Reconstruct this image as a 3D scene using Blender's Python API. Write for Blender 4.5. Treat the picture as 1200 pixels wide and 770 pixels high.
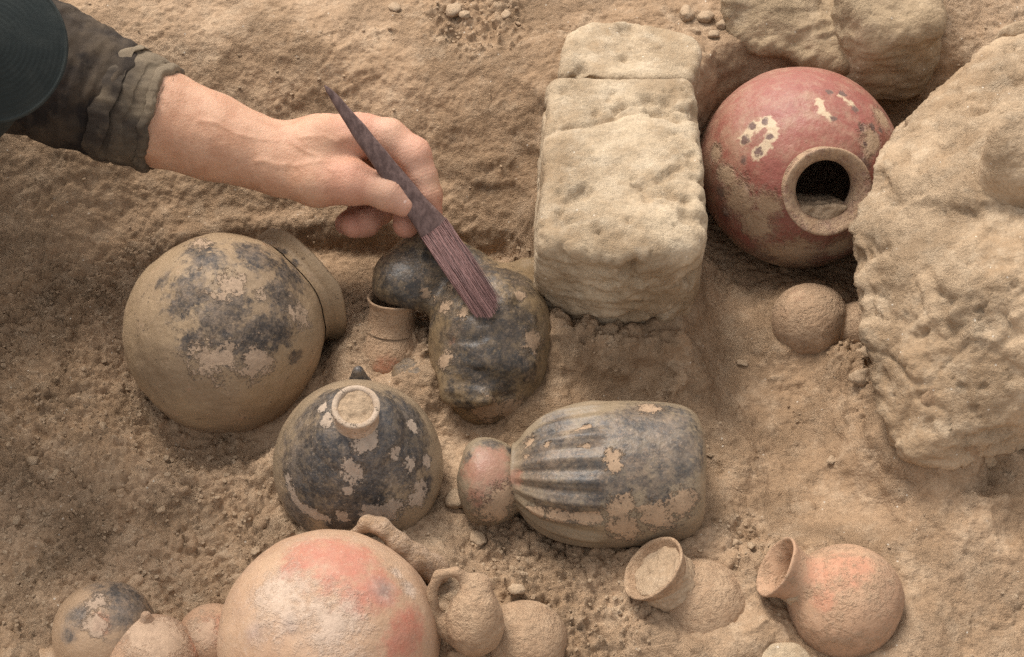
import bpy, math
import numpy as np
from mathutils import Vector
from mathutils.bvhtree import BVHTree

for o in list(bpy.data.objects):
    bpy.data.objects.remove(o)
scene = bpy.context.scene
COL = scene.collection

# ------------------------------------------------------------------ camera
W_PX, H_PX = 1200.0, 770.0
DIST, PITCH, SPX = 1.6, math.radians(50), 0.00088      # metres per photo pixel at DIST
camd = bpy.data.cameras.new('camera'); cam = bpy.data.objects.new('camera', camd); COL.objects.link(cam)
CAM = np.array([0, -DIST*math.cos(PITCH), DIST*math.sin(PITCH)])
FWD = np.array([0, math.cos(PITCH), -math.sin(PITCH)])
RGT = np.array([1.0, 0, 0]); UPV = np.array([0, math.sin(PITCH), math.cos(PITCH)])
cam.location = CAM
cam.rotation_euler = (math.pi/2 - PITCH, 0, 0)
camd.sensor_fit = 'HORIZONTAL'
camd.angle = 2*math.atan(W_PX/2*SPX/DIST)
camd.clip_start, camd.clip_end = 0.02, 400
scene.camera = cam

# ------------------------------------------------------------------ sky, sun, exposure (bright overcast)
SUN_EL, SUN_AZ = math.radians(58), math.radians(-32)     # azimuth measured from +Y towards +X
world = bpy.data.worlds.new('World'); scene.world = world; world.use_nodes = True
wn = world.node_tree; wn.nodes.clear()
sky = wn.nodes.new('ShaderNodeTexSky'); sky.sky_type = 'NISHITA'; sky.sun_disc = False
sky.sun_elevation = SUN_EL; sky.sun_rotation = SUN_AZ
sky.air_density, sky.dust_density, sky.ozone_density = 1.0, 2.5, 1.0
hs = wn.nodes.new('ShaderNodeHueSaturation'); hs.inputs['Saturation'].default_value = 0.18
bg = wn.nodes.new('ShaderNodeBackground'); bg.inputs['Strength'].default_value = 0.15
wo = wn.nodes.new('ShaderNodeOutputWorld')
wn.links.new(sky.outputs[0], hs.inputs['Color']); wn.links.new(hs.outputs[0], bg.inputs['Color'])
wn.links.new(bg.outputs[0], wo.inputs['Surface'])
sund = bpy.data.lights.new('sun', 'SUN'); sun = bpy.data.objects.new('sun', sund); COL.objects.link(sun)
sund.energy, sund.angle, sund.color = 1.5, math.radians(20), (1.0, 0.97, 0.92)
sdir = Vector((math.sin(SUN_AZ)*math.cos(SUN_EL), math.cos(SUN_AZ)*math.cos(SUN_EL), math.sin(SUN_EL)))
sun.rotation_euler = sdir.to_track_quat('Z', 'Y').to_euler()
sun.location = sdir*5
vs = scene.view_settings
vs.view_transform = 'Standard'; vs.look = 'None'; vs.gamma = 1.0; vs.exposure = 0.93; vs.use_curve_mapping = False
scene.render.engine = 'CYCLES'
scene.cycles.use_denoising = False
scene.cycles.max_bounces = 4; scene.cycles.diffuse_bounces = 3; scene.cycles.sample_clamp_indirect = 2.0

# ------------------------------------------------------------------ placing helpers
def A(*v): return np.array(v, dtype=float)
def unit(v): v = np.asarray(v, float); return v/np.linalg.norm(v)
def ray(px, py):
    return FWD*DIST + RGT*(px - W_PX/2)*SPX - UPV*(py - H_PX/2)*SPX
def P(px, py, z):                      # where the sight line meets the level z
    r = ray(px, py); return CAM + r*((z - CAM[2])/r[2])
def Q(px, py, d):                      # point lifted d metres off the middle distance towards the viewer
    return CAM + ray(px, py)*((DIST - d)/DIST)
def mpp(p):                            # metres per photo pixel at a point
    return SPX*np.dot(p - CAM, FWD)/DIST
def proj(p):
    v = np.asarray(p) - CAM; t = v @ FWD
    return np.stack([W_PX/2 + (v @ RGT)/t*DIST/SPX, H_PX/2 - (v @ UPV)/t*DIST/SPX], -1)
def imgdir(c, dx, dy, toward):         # direction: right dx, down dy (picture), towards the viewer
    tc = unit(CAM - c); r = unit(np.cross(UPV, tc)); u = np.cross(tc, r)
    return unit(r*dx - u*dy + tc*toward)

# ------------------------------------------------------------------ noise
_rs = np.random.RandomState(7)
_perm = _rs.permutation(256).astype(np.int32); _perm = np.concatenate([_perm, _perm])
_grad = _rs.normal(size=(256, 3)).astype(np.float32); _grad /= np.linalg.norm(_grad, axis=1)[:, None]
def perlin(p, seed=0):
    p = np.asarray(p, np.float32) + np.float32(seed*17.37)
    f = np.floor(p); i = f.astype(np.int32) & 255; f = p - f
    w = f*f*f*(f*(f*6 - 15) + 10)
    out = 0
    for dx in (0, 1):
        wx = w[:, 0] if dx else 1 - w[:, 0]
        a = _perm[(i[:, 0] + dx) & 255]
        for dy in (0, 1):
            wy = wx*(w[:, 1] if dy else 1 - w[:, 1])
            b = _perm[a + ((i[:, 1] + dy) & 255)]
            for dz in (0, 1):
                g = _grad[_perm[b + ((i[:, 2] + dz) & 255)]]
                dot = g[:, 0]*(f[:, 0] - dx) + g[:, 1]*(f[:, 1] - dy) + g[:, 2]*(f[:, 2] - dz)
                out = out + dot*wy*(w[:, 2] if dz else 1 - w[:, 2])
    return out*1.6
def fbm(p, scale, octs=4, seed=0, gain=0.5, lac=2.1):
    p = np.asarray(p)*scale; a, s, out = 1.0, 0, 0
    for k in range(octs):
        out = out + a*perlin(p, seed + k*3 + 1); s += a; a *= gain; p = p*lac
    return out/s
def ridged(p, scale, octs=4, seed=0):
    p = np.asarray(p)*scale; a, s, out = 1.0, 0, 0
    for k in range(octs):
        out = out + a*(1 - 2*np.abs(perlin(p, seed + k*3 + 1))); s += a; a *= 0.55; p = p*2.1
    return out/s
def worley(xy, cell, seed=0):           # crumbs: nearest-feature bumps with random size, 0..1
    p = xy/cell; b = np.floor(p).astype(np.int64); out = np.zeros(len(p), np.float32)
    for dx in (-1, 0, 1):
        for dy in (-1, 0, 1):
            c = b + (dx, dy)
            h = (c[:, 0]*374761393 + c[:, 1]*668265263 + seed*974711) & 0x7fffffff
            h = ((h ^ (h >> 13))*1274126177) & 0x7fffffff; h = h ^ (h >> 16)
            jx = (h & 1023)/1023.; jy = ((h >> 10) & 1023)/1023.; s = ((h >> 20) & 255)/255.
            d2 = (p[:, 0] - c[:, 0] - jx)**2 + (p[:, 1] - c[:, 1] - jy)**2
            r = 0.25 + 0.45*s
            out = np.maximum(out, np.maximum(0, 1 - d2/(r*r))**0.6*(0.3 + 0.7*s))
    return out
def sstep(a, b, x):
    t = np.clip((x - a)/(b - a), 0, 1); return t*t*(3 - 2*t)

# ------------------------------------------------------------------ mesh helpers
def mk(name, V, F, mat=None, parent=None, attrs=None, smooth=True):
    V = np.asarray(V, np.float32); F = np.asarray(F, np.int32); k = F.shape[1]
    me = bpy.data.meshes.new(name)
    me.vertices.add(len(V)); me.vertices.foreach_set('co', V.ravel())
    me.loops.add(F.size); me.loops.foreach_set('vertex_index', F.ravel())
    me.polygons.add(len(F)); me.polygons.foreach_set('loop_start', np.arange(0, F.size, k, dtype=np.int32))
    me.update(calc_edges=True)
    me.polygons.foreach_set('use_smooth', np.full(len(F), smooth, bool))
    for an, av in (attrs or {}).items():
        at = me.attributes.new(an, 'FLOAT', 'POINT'); at.data.foreach_set('value', np.asarray(av, np.float32))
    me.validate(); me.update()
    o = bpy.data.objects.new(name, me); COL.objects.link(o)
    if mat: me.materials.append(mat)
    if parent: o.parent = parent
    return o
def tag(o, label, cat, group=None):
    o['label'] = label; o['category'] = cat
    if group: o['group'] = group
    return o
def empty(name, loc, label, cat, group=None):
    o = bpy.data.objects.new(name, None); COL.objects.link(o); o.location = loc; o.empty_display_size = 0.02
    EMP[name] = np.array(loc); return tag(o, label, cat, group)
EMP = {}
def part(name, V, F, mat, root, attrs=None):            # vertices given in world space, root is an Empty at its base
    return mk(name, np.asarray(V) - np.array(root.location), F, mat, root, attrs)
def normals(V, F):
    n = np.zeros_like(V); k = F.shape[1]
    fn = np.cross(V[F[:, 2]] - V[F[:, 0]], V[F[:, 3 % k]] - V[F[:, 1]]) if k == 4 else np.cross(V[F[:, 1]] - V[F[:, 0]], V[F[:, 2]] - V[F[:, 0]])
    for j in range(k):
        for q in range(3): n[:, q] += np.bincount(F[:, j], fn[:, q], len(V))
    return n/np.maximum(np.linalg.norm(n, axis=1), 1e-12)[:, None]
def gridfaces(n, m, wrapm=False):
    i = np.arange(n - 1)[:, None]; j = np.arange(m if wrapm else m - 1)[None]
    j2 = (j + 1) % m
    return np.stack([i*m + j, (i + 1)*m + j, (i + 1)*m + j2, i*m + j2], -1).reshape(-1, 4)
def spline(pts, n):                                      # Catmull-Rom through control points, even spacing
    p = np.array(pts, float); q = np.vstack([2*p[0] - p[1], p, 2*p[-1] - p[-2]]); out = []
    for k in range(1, len(q) - 2):
        t = np.linspace(0, 1, 24, endpoint=False)[:, None]; a, b, c, d = q[k-1], q[k], q[k+1], q[k+2]
        out.append(0.5*((2*b) + (c - a)*t + (2*a - 5*b + 4*c - d)*t**2 + (3*b - a - 3*c + d)*t**3))
    out = np.vstack(out + [p[-1:]])
    s = np.concatenate([[0], np.cumsum(np.linalg.norm(np.diff(out[:, :2], axis=0), axis=1))])
    u = np.linspace(0, s[-1], n)
    return np.stack([np.interp(u, s, out[:, k]) for k in range(out.shape[1])], -1)
def frame(ax, ref=None):
    ax = unit(ax); r = UPV if ref is None else ref
    if abs(np.dot(ax, r)) > 0.95: r = RGT
    e1 = unit(np.cross(r, ax)); e2 = np.cross(ax, e1); return e1, e2, ax
def lathe(c, ax, prof, nseg=180, wob=0.0, seed=0, mod=None):   # prof rows (t, r) in metres
    e1, e2, ax = frame(ax); th = np.linspace(0, 2*np.pi, nseg, endpoint=False)
    t, r = np.asarray(prof)[:, 0][:, None], np.maximum(np.asarray(prof)[:, 1], 1e-5)[:, None]*np.ones_like(th)[None]
    if mod is not None: r = r + mod(t, th[None])
    V = c + (t[..., None]*ax + (r*np.cos(th))[..., None]*e1 + (r*np.sin(th))[..., None]*e2).reshape(-1, 3)
    F = gridfaces(len(prof), nseg, True)
    if wob:
        d = V - c; V = V + d*(fbm(V - c, 9, 3, seed)[:, None]*wob*1.2 + fbm(V - c, 42, 4, seed + 9)[:, None]*wob*0.26)
    return V, F
def surface_nets(f, lo, hi, h):
    lo, hi = np.asarray(lo, float), np.asarray(hi, float)
    n = np.ceil((hi - lo)/h).astype(int) + 1
    ax = [(lo[k] + np.arange(n[k])*h).astype(np.float32) for k in range(3)]
    X, Y, Z = np.meshgrid(*ax, indexing='ij', sparse=True)
    D = np.broadcast_to(f(X, Y, Z), tuple(n)).astype(np.float32)
    S = D < 0
    sl = [slice(0, -1), slice(1, None)]
    cnt = sum(S[sl[a], sl[b], sl[c]].astype(np.int8) for a in (0, 1) for b in (0, 1) for c in (0, 1))
    act = np.argwhere((cnt > 0) & (cnt < 8))
    idx = np.full(np.array(n) - 1, -1, np.int64); idx[tuple(act.T)] = np.arange(len(act))
    cor = np.array([(a, b, c) for a in (0, 1) for b in (0, 1) for c in (0, 1)])
    val = np.stack([D[tuple((act + k).T)] for k in cor], 1)
    acc = np.zeros((len(act), 3)); num = np.zeros(len(act))
    for i in range(8):
        for j in range(i + 1, 8):
            if np.abs(cor[i] - cor[j]).sum() == 1:
                a, b = val[:, i], val[:, j]; m = (a < 0) != (b < 0)
                t = np.where(m, a/np.where(m, a - b, 1), 0)[:, None]
                acc += np.where(m[:, None], cor[i] + t*(cor[j] - cor[i]), 0); num += m
    V = lo + (act + acc/num[:, None])*h
    F = []
    for k in range(3):
        a, b = [m for m in range(3) if m != k]
        s0 = [slice(None)]*3; s1 = [slice(None)]*3; s0[k] = slice(0, -1); s1[k] = slice(1, None)
        ch = S[tuple(s0)] != S[tuple(s1)]
        e = np.argwhere(ch); e = e[(e[:, a] > 0) & (e[:, b] > 0) & (e[:, a] < n[a]-1) & (e[:, b] < n[b]-1)]
        ina = np.zeros(3, int); ina[a] = 1; inb = np.zeros(3, int); inb[b] = 1
        q = np.stack([idx[tuple((e - ina - inb).T)], idx[tuple((e - inb).T)], idx[tuple(e.T)], idx[tuple((e - ina).T)]], 1)
        inside0 = S[tuple(e.T)]
        flip = inside0 if k != 1 else ~inside0
        q[~flip] = q[~flip][:, ::-1]
        F.append(q)
    return V, np.vstack(F)
def relax(V, F, it=2, lam=0.5):
    e = np.vstack([F[:, [0, 1]], F[:, [1, 2]], F[:, [2, 3]], F[:, [3, 0]]])
    for _ in range(it):
        c = np.bincount(e.ravel(), minlength=len(V))
        s = np.stack([np.bincount(e[:, 0], V[e[:, 1], q], len(V)) + np.bincount(e[:, 1], V[e[:, 0], q], len(V)) for q in range(3)], -1)
        V = V + lam*(s/c[:, None] - V)
    return V
# distance functions (X, Y, Z sparse grids)
def ball_chain(X, Y, Z, pts, k=0.0):                      # tapered limb through rows (x, y, z, r)
    out = None
    for a, b in zip(pts[:-1], pts[1:]):
        a, b = np.asarray(a), np.asarray(b); d = b[:3] - a[:3]; L2 = max(float(d @ d), 1e-12)
        t = np.clip(((X - a[0])*d[0] + (Y - a[1])*d[1] + (Z - a[2])*d[2])/L2, 0, 1)
        q = np.sqrt((X - a[0] - t*d[0])**2 + (Y - a[1] - t*d[1])**2 + (Z - a[2] - t*d[2])**2) - (a[3] + t*(b[3] - a[3]))
        out = q if out is None else (smin(out, q, k) if k else np.minimum(out, q))
    return out
def smin(a, b, k):
    h = np.clip(0.5 + 0.5*(b - a)/k, 0, 1); return b + (a - b)*h - k*h*(1 - h)
def smax(a, b, k): return -smin(-a, -b, k)
def ellip(X, Y, Z, c, axes, rad):
    ks = [((X - c[0])*a[0] + (Y - c[1])*a[1] + (Z - c[2])*a[2])/r for a, r in zip(axes, rad)]
    k0 = np.sqrt(ks[0]**2 + ks[1]**2 + ks[2]**2)
    k1 = np.sqrt(sum((k/r)**2 for k, r in zip(ks, rad)))
    return k0*(k0 - 1)/np.maximum(k1, 1e-6)
import bmesh
def hull_planes(pts):
    bm = bmesh.new()
    for p in pts: bm.verts.new(p)
    bmesh.ops.convex_hull(bm, input=bm.verts)
    bm.normal_update()
    c = np.mean(pts, axis=0); out = []
    for f in bm.faces:
        n = np.array(f.normal); d = n @ np.array(f.verts[0].co)
        if n @ c > d: n, d = -n, -d
        if np.linalg.norm(n) > 0.5 and not any(np.dot(n, m) > 0.999 for m, _ in out): out.append((n, d))
    bm.free(); return out
def polytope(X, Y, Z, planes, k):
    out = None
    for n, d in planes:
        q = X*n[0] + Y*n[1] + Z*n[2] - d
        out = q if out is None else smax(out, q, k)
    return out

# ------------------------------------------------------------------ materials
def lin(r, g, b):
    return tuple((c/255/12.92 if c <= 10 else ((c/255 + 0.055)/1.055)**2.4) for c in (r, g, b)) + (1.0,)
class NT:
    def __init__(s, name):
        s.mat = bpy.data.materials.new(name); s.mat.use_nodes = True; s.t = s.mat.node_tree; s.t.nodes.clear()
        s.out = s.n('ShaderNodeOutputMaterial'); s.b = s.n('ShaderNodeBsdfPrincipled'); s.l(s.b.outputs[0], s.out.inputs[0])
        s.co = s.n('ShaderNodeTexCoord').outputs['Object']
    def n(s, t, **kw):
        x = s.t.nodes.new(t)
        for k, v in kw.items(): setattr(x, k, v)
        return x
    def l(s, a, b): s.t.links.new(a, b)
    def noise(s, scale, detail=5, rough=0.6, vec=None, dist=0.0):
        x = s.n('ShaderNodeTexNoise'); x.inputs['Scale'].default_value = scale; x.inputs['Detail'].default_value = detail
        x.inputs['Roughness'].default_value = rough; x.inputs['Distortion'].default_value = dist
        s.l(vec or s.co, x.inputs['Vector']); return x.outputs['Fac']
    def voro(s, scale, feature='F1', vec=None):
        x = s.n('ShaderNodeTexVoronoi', feature=feature); x.inputs['Scale'].default_value = scale
        s.l(vec or s.co, x.inputs['Vector']); return x
    def math(s, op, a, b=None, c=None, clamp=False):
        x = s.n('ShaderNodeMath', operation=op); x.use_clamp = clamp
        for k, v in enumerate((a, b, c)):
            if v is None: continue
            if isinstance(v, (int, float)): x.inputs[k].default_value = v
            else: s.l(v, x.inputs[k])
        return x.outputs[0]
    def ss(s, v, a, b):
        x = s.n('ShaderNodeMapRange', interpolation_type='SMOOTHSTEP'); s.l(v, x.inputs[0])
        x.inputs[1].default_value = a; x.inputs[2].default_value = b; return x.outputs[0]
    def mix(s, f, a, b, mode='MIX'):
        x = s.n('ShaderNodeMix', data_type='RGBA', blend_type=mode); x.clamp_factor = True
        for k, v in ((0, f), (6, a), (7, b)):
            if isinstance(v, (int, float)): x.inputs[k].default_value = v
            elif isinstance(v, tuple): x.inputs[k].default_value = v
            else: s.l(v, x.inputs[k])
        return x.outputs[2]
    def attr(s, name):
        return s.n('ShaderNodeAttribute', attribute_name=name).outputs['Fac']
    def bump(s, h, dist, strength=1.0, nrm=None):
        x = s.n('ShaderNodeBump'); x.inputs['Distance'].default_value = dist; x.inputs['Strength'].default_value = strength
        s.l(h, x.inputs['Height'])
        if nrm is not None: s.l(nrm, x.inputs['Normal'])
        return x.outputs[0]
    def done(s, col, rough, nrm=None, spec=0.3):
        for k, v in (('Base Color', col), ('Roughness', rough), ('Specular IOR Level', spec)):
            if isinstance(v, (int, float, tuple)): s.b.inputs[k].default_value = v
            else: s.l(v, s.b.inputs[k])
        if nrm is not None: s.l(nrm, s.b.inputs['Normal'])
        return s.mat

SOIL = lin(164, 131, 98)
def earth_mat(name, c0, c1, c2, bumpd=0.0016, speck=True, grit=1.0, big=5):
    m = NT(name)
    c = m.mix(m.ss(m.noise(big, 5, 0.65), 0.38, 0.62), c0, c1)
    c = m.mix(m.math('MULTIPLY', m.ss(m.noise(38, 6, 0.68), 0.45, 0.72), 0.75), c, c2)
    c = m.mix(m.math('MULTIPLY', m.ss(m.noise(380, 4, 0.75), 0.42, 0.66), 0.5), c, tuple(x*0.56 for x in c0[:3]) + (1,))
    if speck:
        v = m.voro(95); r = m.math('LESS_THAN', v.outputs['Distance'], 0.085)
        sel = m.math('GREATER_THAN', m.noise(61, 2), 0.54)
        c = m.mix(m.math('MULTIPLY', m.math('MULTIPLY', r, sel), 0.8), c, lin(212, 198, 178))
    c = m.mix(m.math('MULTIPLY', m.ss(m.noise(11, 4, 0.55, dist=.5), 0.52, 0.7), 0.4), c, tuple(x*0.78 for x in c1[:3]) + (1,))
    amt = m.math('MULTIPLY_ADD', m.ss(m.noise(13, 4, .6), .36, .66), .85, .18)
    h = m.math('MULTIPLY', m.math('ADD', m.noise(140, 5, 0.72), m.math('MULTIPLY', m.noise(620, 4, 0.7), 0.4*grit)), amt)
    h = m.math('ADD', h, m.math('MULTIPLY', m.noise(48, 4, .65), .9))
    return m.done(c, 0.95, m.bump(h, bumpd*2.4), 0.12)
M_SOIL = earth_mat('earth', lin(170, 141, 112), lin(156, 127, 98), lin(186, 160, 131), 0.0026)
M_CLOD = earth_mat('clod_earth', lin(172, 147, 119), lin(160, 133, 105), lin(184, 161, 134), speck=False)
M_ADOBE = earth_mat('adobe', lin(184, 162, 133), lin(156, 131, 102), lin(192, 172, 145), 0.0016, big=11)
M_STONE = earth_mat('dusty_stone', lin(180, 154, 124), lin(154, 127, 98), lin(190, 168, 140), 0.0022, big=9)
M_GREYST = earth_mat('grey_stone', lin(168, 144, 114), lin(152, 128, 100), lin(180, 157, 128), 0.0022)

DUSTF = lin(180, 152, 122)
def pot_mat(name, clay, clay2, dark, red, dust, dscale=45, damp=1.5, gloss=0.55, sharp=0.06, dark2=None, film2=.26, film1=.42):
    m = NT(name)
    dust = (dust[0]*.93, dust[1]*.97, dust[2]*1.14, 1.0)
    c = m.mix(m.ss(m.noise(14, 5), 0.38, 0.62), clay, clay2)
    fine = m.noise(260, 4, 0.7)
    def thr(an, scale, amp, w, det=7):
        n = m.math('ADD', m.math('MULTIPLY', m.noise(scale, 5, 0.72), 0.6), m.math('MULTIPLY', m.noise(scale*3.4, 4, 0.7), 0.4))
        a = m.math('MULTIPLY_ADD', m.math('SUBTRACT', n, 0.5), amp*1.9, m.attr(an))
        return m.ss(a, 0.5 - w, 0.5 + w)
    fr = thr('m_red', dscale*0.9, damp*1.0, 0.25); c = m.mix(m.math('MULTIPLY', m.math('MULTIPLY', fr, m.math('MULTIPLY_ADD', m.noise(90, 6, .75), .9, .3)), 0.95, None, True), c, red)
    fd = m.math('MULTIPLY', thr('m_dark', dscale, damp, sharp*4.0), m.math('MULTIPLY_ADD', m.ss(m.noise(130, 4, .75), .33, .55), .4, .6))
    dk = m.mix(m.ss(m.noise(70, 5, 0.7), 0.4, 0.68), dark, dark2 or tuple(x*2.1 for x in dark[:3]) + (1,))
    film = m.math('MULTIPLY_ADD', m.ss(m.math('ADD', m.math('MULTIPLY', m.noise(26, 6, 0.7), .5), m.math('MULTIPLY', m.noise(180, 5, 0.75), .5)), 0.44, 0.68), film1, 0.04)     # thin dust film on the slip
    dk = m.mix(film, dk, dust)
    c = m.mix(fd, c, dk)
    fu = thr('m_dust', dscale*1.9, max(damp, 1.1)*1.25, sharp*1.8)
    du = m.mix(m.ss(m.noise(120, 4), 0.4, 0.65), dust, tuple(x*0.8 for x in dust[:3]) + (1,))
    c = m.mix(m.math('MULTIPLY', fu, 0.82), c, du)
    fs = thr('m_soil', 60, 0.9, 0.22)
    so = m.mix(m.ss(m.noise(50, 5), 0.4, 0.66), lin(172, 143, 113), lin(156, 125, 96))
    c = m.mix(fs, c, so)
    # grains of pale dust stuck everywhere
    gr = m.ss(m.math('ADD', m.math('MULTIPLY', m.noise(330, 3, 0.8), .7), m.math('MULTIPLY', m.noise(24, 4, .7), .3)), 0.54, 0.66)
    c = m.mix(m.math('MULTIPLY', gr, 0.42), c, dust)
    c = m.mix(m.math('MULTIPLY', m.ss(m.noise(430, 3, 0.7), 0.55, 0.72), 0.38), c, tuple(x*0.5 for x in clay[:3]) + (1,))
    fl = m.math('ADD', m.math('MULTIPLY', m.noise(9, 3, .7), .5), m.math('MULTIPLY', m.noise(75, 5, .75), .5))
    c = m.mix(m.math('MULTIPLY', m.ss(fl, .44, .64), film2), c, tuple(x*.9 for x in DUSTF[:3]) + (1,))
    cover = m.math('MAXIMUM', fu, fs)
    r = m.math('ADD', m.math('MULTIPLY', m.math('SUBTRACT', 1.0, cover), gloss - 0.92), 0.92)
    r = m.math('ADD', r, m.math('MULTIPLY', m.math('SUBTRACT', fine, 0.5), 0.25), clamp=True)
    h = m.math('ADD', m.math('MULTIPLY', cover, 0.5), m.math('MULTIPLY', fine, 0.22))
    h = m.math('ADD', h, m.math('MULTIPLY', m.noise(55, 5, 0.65), 0.6))
    h = m.math('ADD', h, m.math('MULTIPLY', m.math('MULTIPLY', fs, m.noise(160, 4, 0.7)), 0.35))
    return m.done(c, r, m.bump(h, 0.0027, 1.0), 0.35)

# ------------------------------------------------------------------ ground
FOOT = [P(-260, 420, 0), P(-60, 372, 0), P(60, 352, 0), P(150, 322, 0), P(235, 290, 0), P(390, 286, 0), P(520, 292, 0), P(640, 300, 0),
        P(700, 300, 0), P(790, 270, 0), P(832, 215, 0), P(870, 200, 0), P(960, 190, 0), P(1050, 205, 0), P(1120, 220, 0), P(1300, 250, 0)]
FX, FY = np.array([p[0] for p in FOOT]), np.array([p[1] for p in FOOT]) - np.array([.02, .02, .02, .02, .018, .016, .018, .018, .02, .02, 0, 0, 0, 0, 0, 0])
FW = np.array([.30, .28, .27, .25, .22, .20, .18, .16, .14, .08, .07, .07, .075, .075, .08, .10])
BLK_FRONT = P(733, 303, .19)[1]; BLK_BACK = P(733, 90, .19)[1]
BLK_X0, BLK_X1 = P(634, 290, .19)[0], P(823, 250, .19)[0]
POTS = []       # (centre, horizontal radius at soil line, raise, width) : soil heaped against a thing
def heap(px, py, z, r_px, up, w): c = P(px, py, z); POTS.append((c, r_px*SPX, up, w))
heap(262, 392, .055, 110, -.012, .035)   # a trench scraped round the big pot
heap(262, 392, .055, 165, .014, .03)
heap(200, 470, .0, 20, .016, .04)
heap(330, 470, .0, 20, .012, .03)
heap(421, 545, .055, 92, .016, .03)
heap(712, 556, .05, 96, .008, .05)
heap(640, 560, .0, 60, .012, .03)
heap(800, 560, .0, 60, .012, .03)
heap(575, 410, .05, 74, .010, .03)
heap(450, 428, .03, 50, .026, .035)
heap(955, 380, .02, 44, .022, .03)
heap(990, 708, .03, 66, .020, .035)
heap(820, 706, .02, 50, .030, .04)
heap(385, 745, .05, 120, .018, .03)
heap(548, 715, .02, 42, .008, .03)
heap(615, 748, .02, 48, .014, .03)
heap(122, 738, .02, 56, .020, .03)
heap(1050, 520, .01, 34, .045, .035)
heap(1150, 590, .01, 50, .040, .06)
heap(1090, 560, .01, 20, .03, .03)
heap(1200, 560, .01, 30, .045, .04)
heap(1020, 460, .01, 20, .026, .03)
heap(460, 650, .01, 20, .018, .035)
def ground_z(x, y, detail=True):
    sh = x.shape; x = x.ravel(); y = y.ravel()
    p = np.stack([x, y, np.zeros_like(x)], -1)
    inner = (np.abs(x) < 1.6) & (y > -1.2) & (y < 1.6)
    n1 = fbm(p, 3.2, 4, 3); n2 = fbm(p, 14, 4, 11)
    yf = np.interp(x, FX, FY) + n2*.009; w = np.interp(x, FX, FW)
    t = (y - yf)/w
    lip = np.interp(x, [-.7, -.42, -.30, .1, .2, .3], [.0, .006, .024, .032, .034, .03])
    h = lip*sstep(0, .02, y - yf) + (.14 - lip)*sstep(0, 1, t + .12*n2*(t > 0)*(t < 1))
    h += .045*np.clip(y - yf - w, 0, 1.0)*(1) + n1*.014*np.clip(1 - .5*(t < 0), 0, 1)
    h += .02*sstep(0.1, .55, x)*sstep(.1, -.4, y)                    # right side a little higher
    h += .12*sstep(-.66, -.95, x)                                       # side of the trench beyond the left edge
    h += .10*sstep(.62, .95, x)
    h += .12*sstep(-.62, -.95, y)
    # earth pedestal under the adobe block
    dx = np.maximum(np.maximum(BLK_X0 + .012 - x, x - BLK_X1 + .010), 0); dy = np.maximum(BLK_FRONT + .012 - y, 0)*1.0
    dd = np.sqrt(dx*dx + (dy*.62)**2) + n2*.026
    dd = np.maximum(dd, 0); ped = .066*np.exp(-(dd/.026)**1.25)*(y < BLK_BACK + .1)*(1 + .25*fbm(p, 45, 3, 77))
    h = np.maximum(h, ped) + .3*np.minimum(h, ped)
    for c, r, up, wd in POTS:
        d = np.sqrt((x - c[0])**2 + (y - c[1])**2) - r
        h += up*np.exp(-(d/wd)**2)*(1 + .8*n2)
    # layered, undercut lip of the bank
    lay = np.sin((y - yf)*230 + fbm(p*A(.4, 1, 1), 9, 3, 31)*9)*sstep(.13, .02, y - yf)
    band = sstep(-.02, .1, t)*sstep(1.25, .7, t)*sstep(-.52, -.3, x)*sstep(.14, .05, x)
    h += band*(lay*.0012 + ridged(p*A(.35, 1, 1), 30, 4, 5)*.006*sstep(.12, .01, y - yf))
    if detail:
        cr = crumb(x, y)
        h += fbm(p, 60, 5, 21, .6)*.0040 + ridged(p, 24, 4, 40)*.0018
        h += cr*(worley(p[:, :2] + fbm(p, 90, 2, 55)[:, None]*.006, .0115, 1)*.0060 + worley(p[:, :2] + fbm(p, 150, 2, 56)[:, None]*.003, .0060, 2)*.0048 + fbm(p, 90, 4, 50, .6)*.0060)
        h += (1 - cr)*worley(p[:, :2], .021, 3)*.0012*(n1 > -.1)
    return h.reshape(sh)
CRUMBS = [(60, 430, 130), (90, 560, 140), (230, 620, 110), (330, 600, 70), (620, 660, 75), (700, 720, 70), (570, 250, 60), (110, 260, 90),
          (480, 280, 70), (560, 20, 70), (830, 40, 50), (870, 655, 40), (1010, 450, 45), (690, 420, 50), (40, 670, 90), (640, 730, 60)]
CRW = [(P(a, b, .14 if (b < 290 and a < 650) else .0), r*SPX) for a, b, r in CRUMBS]
def crumb(x, y):
    p = np.stack([x, y, np.zeros_like(x)], -1); out = np.zeros_like(x)
    for c, r in CRW:
        d = np.sqrt((x - c[0])**2 + ((y - c[1])*.8)**2)
        out = np.maximum(out, 1 - sstep(r*.45, r*1.25, d))
    return np.clip(out + .22 + fbm(p, 12, 3, 60)*.5, 0, 1)
def axis_coords(lo, hi, st, far):
    mid = np.arange(lo, hi + st/2, st); g = []; s = st
    while sum(g) < far:
        s *= 1.16; g.append(s)
    g = np.cumsum(g)
    return np.concatenate([lo - g[::-1], mid, mid[-1] + g])
gx = axis_coords(-.74, .74, .0019, 60); gy = axis_coords(-.46, .78, .0019, 60)
GX, GY = np.meshgrid(gx, gy, indexing='ij')
GZ = ground_z(GX, GY)
far = sstep(1.2, 6, np.maximum(np.abs(GX), np.abs(GY))); GZ = GZ*(1 - far) + far*.15
GV = np.stack([GX, GY, GZ], -1).reshape(-1, 3)
GF = gridfaces(len(gx), len(gy))[:, ::-1]
GF = gridfaces(len(gx), len(gy))
near = (np.abs(GV[:, 0]) < .75) & (GV[:, 1] > -.5) & (GV[:, 1] < .8)
gn = normals(GV, GF); gn *= np.sign(gn[:, 2:3] + 1e-9)
ids = np.where(near)[0]
steep = np.clip(1.15 - gn[ids, 2], 0, 1)
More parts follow.
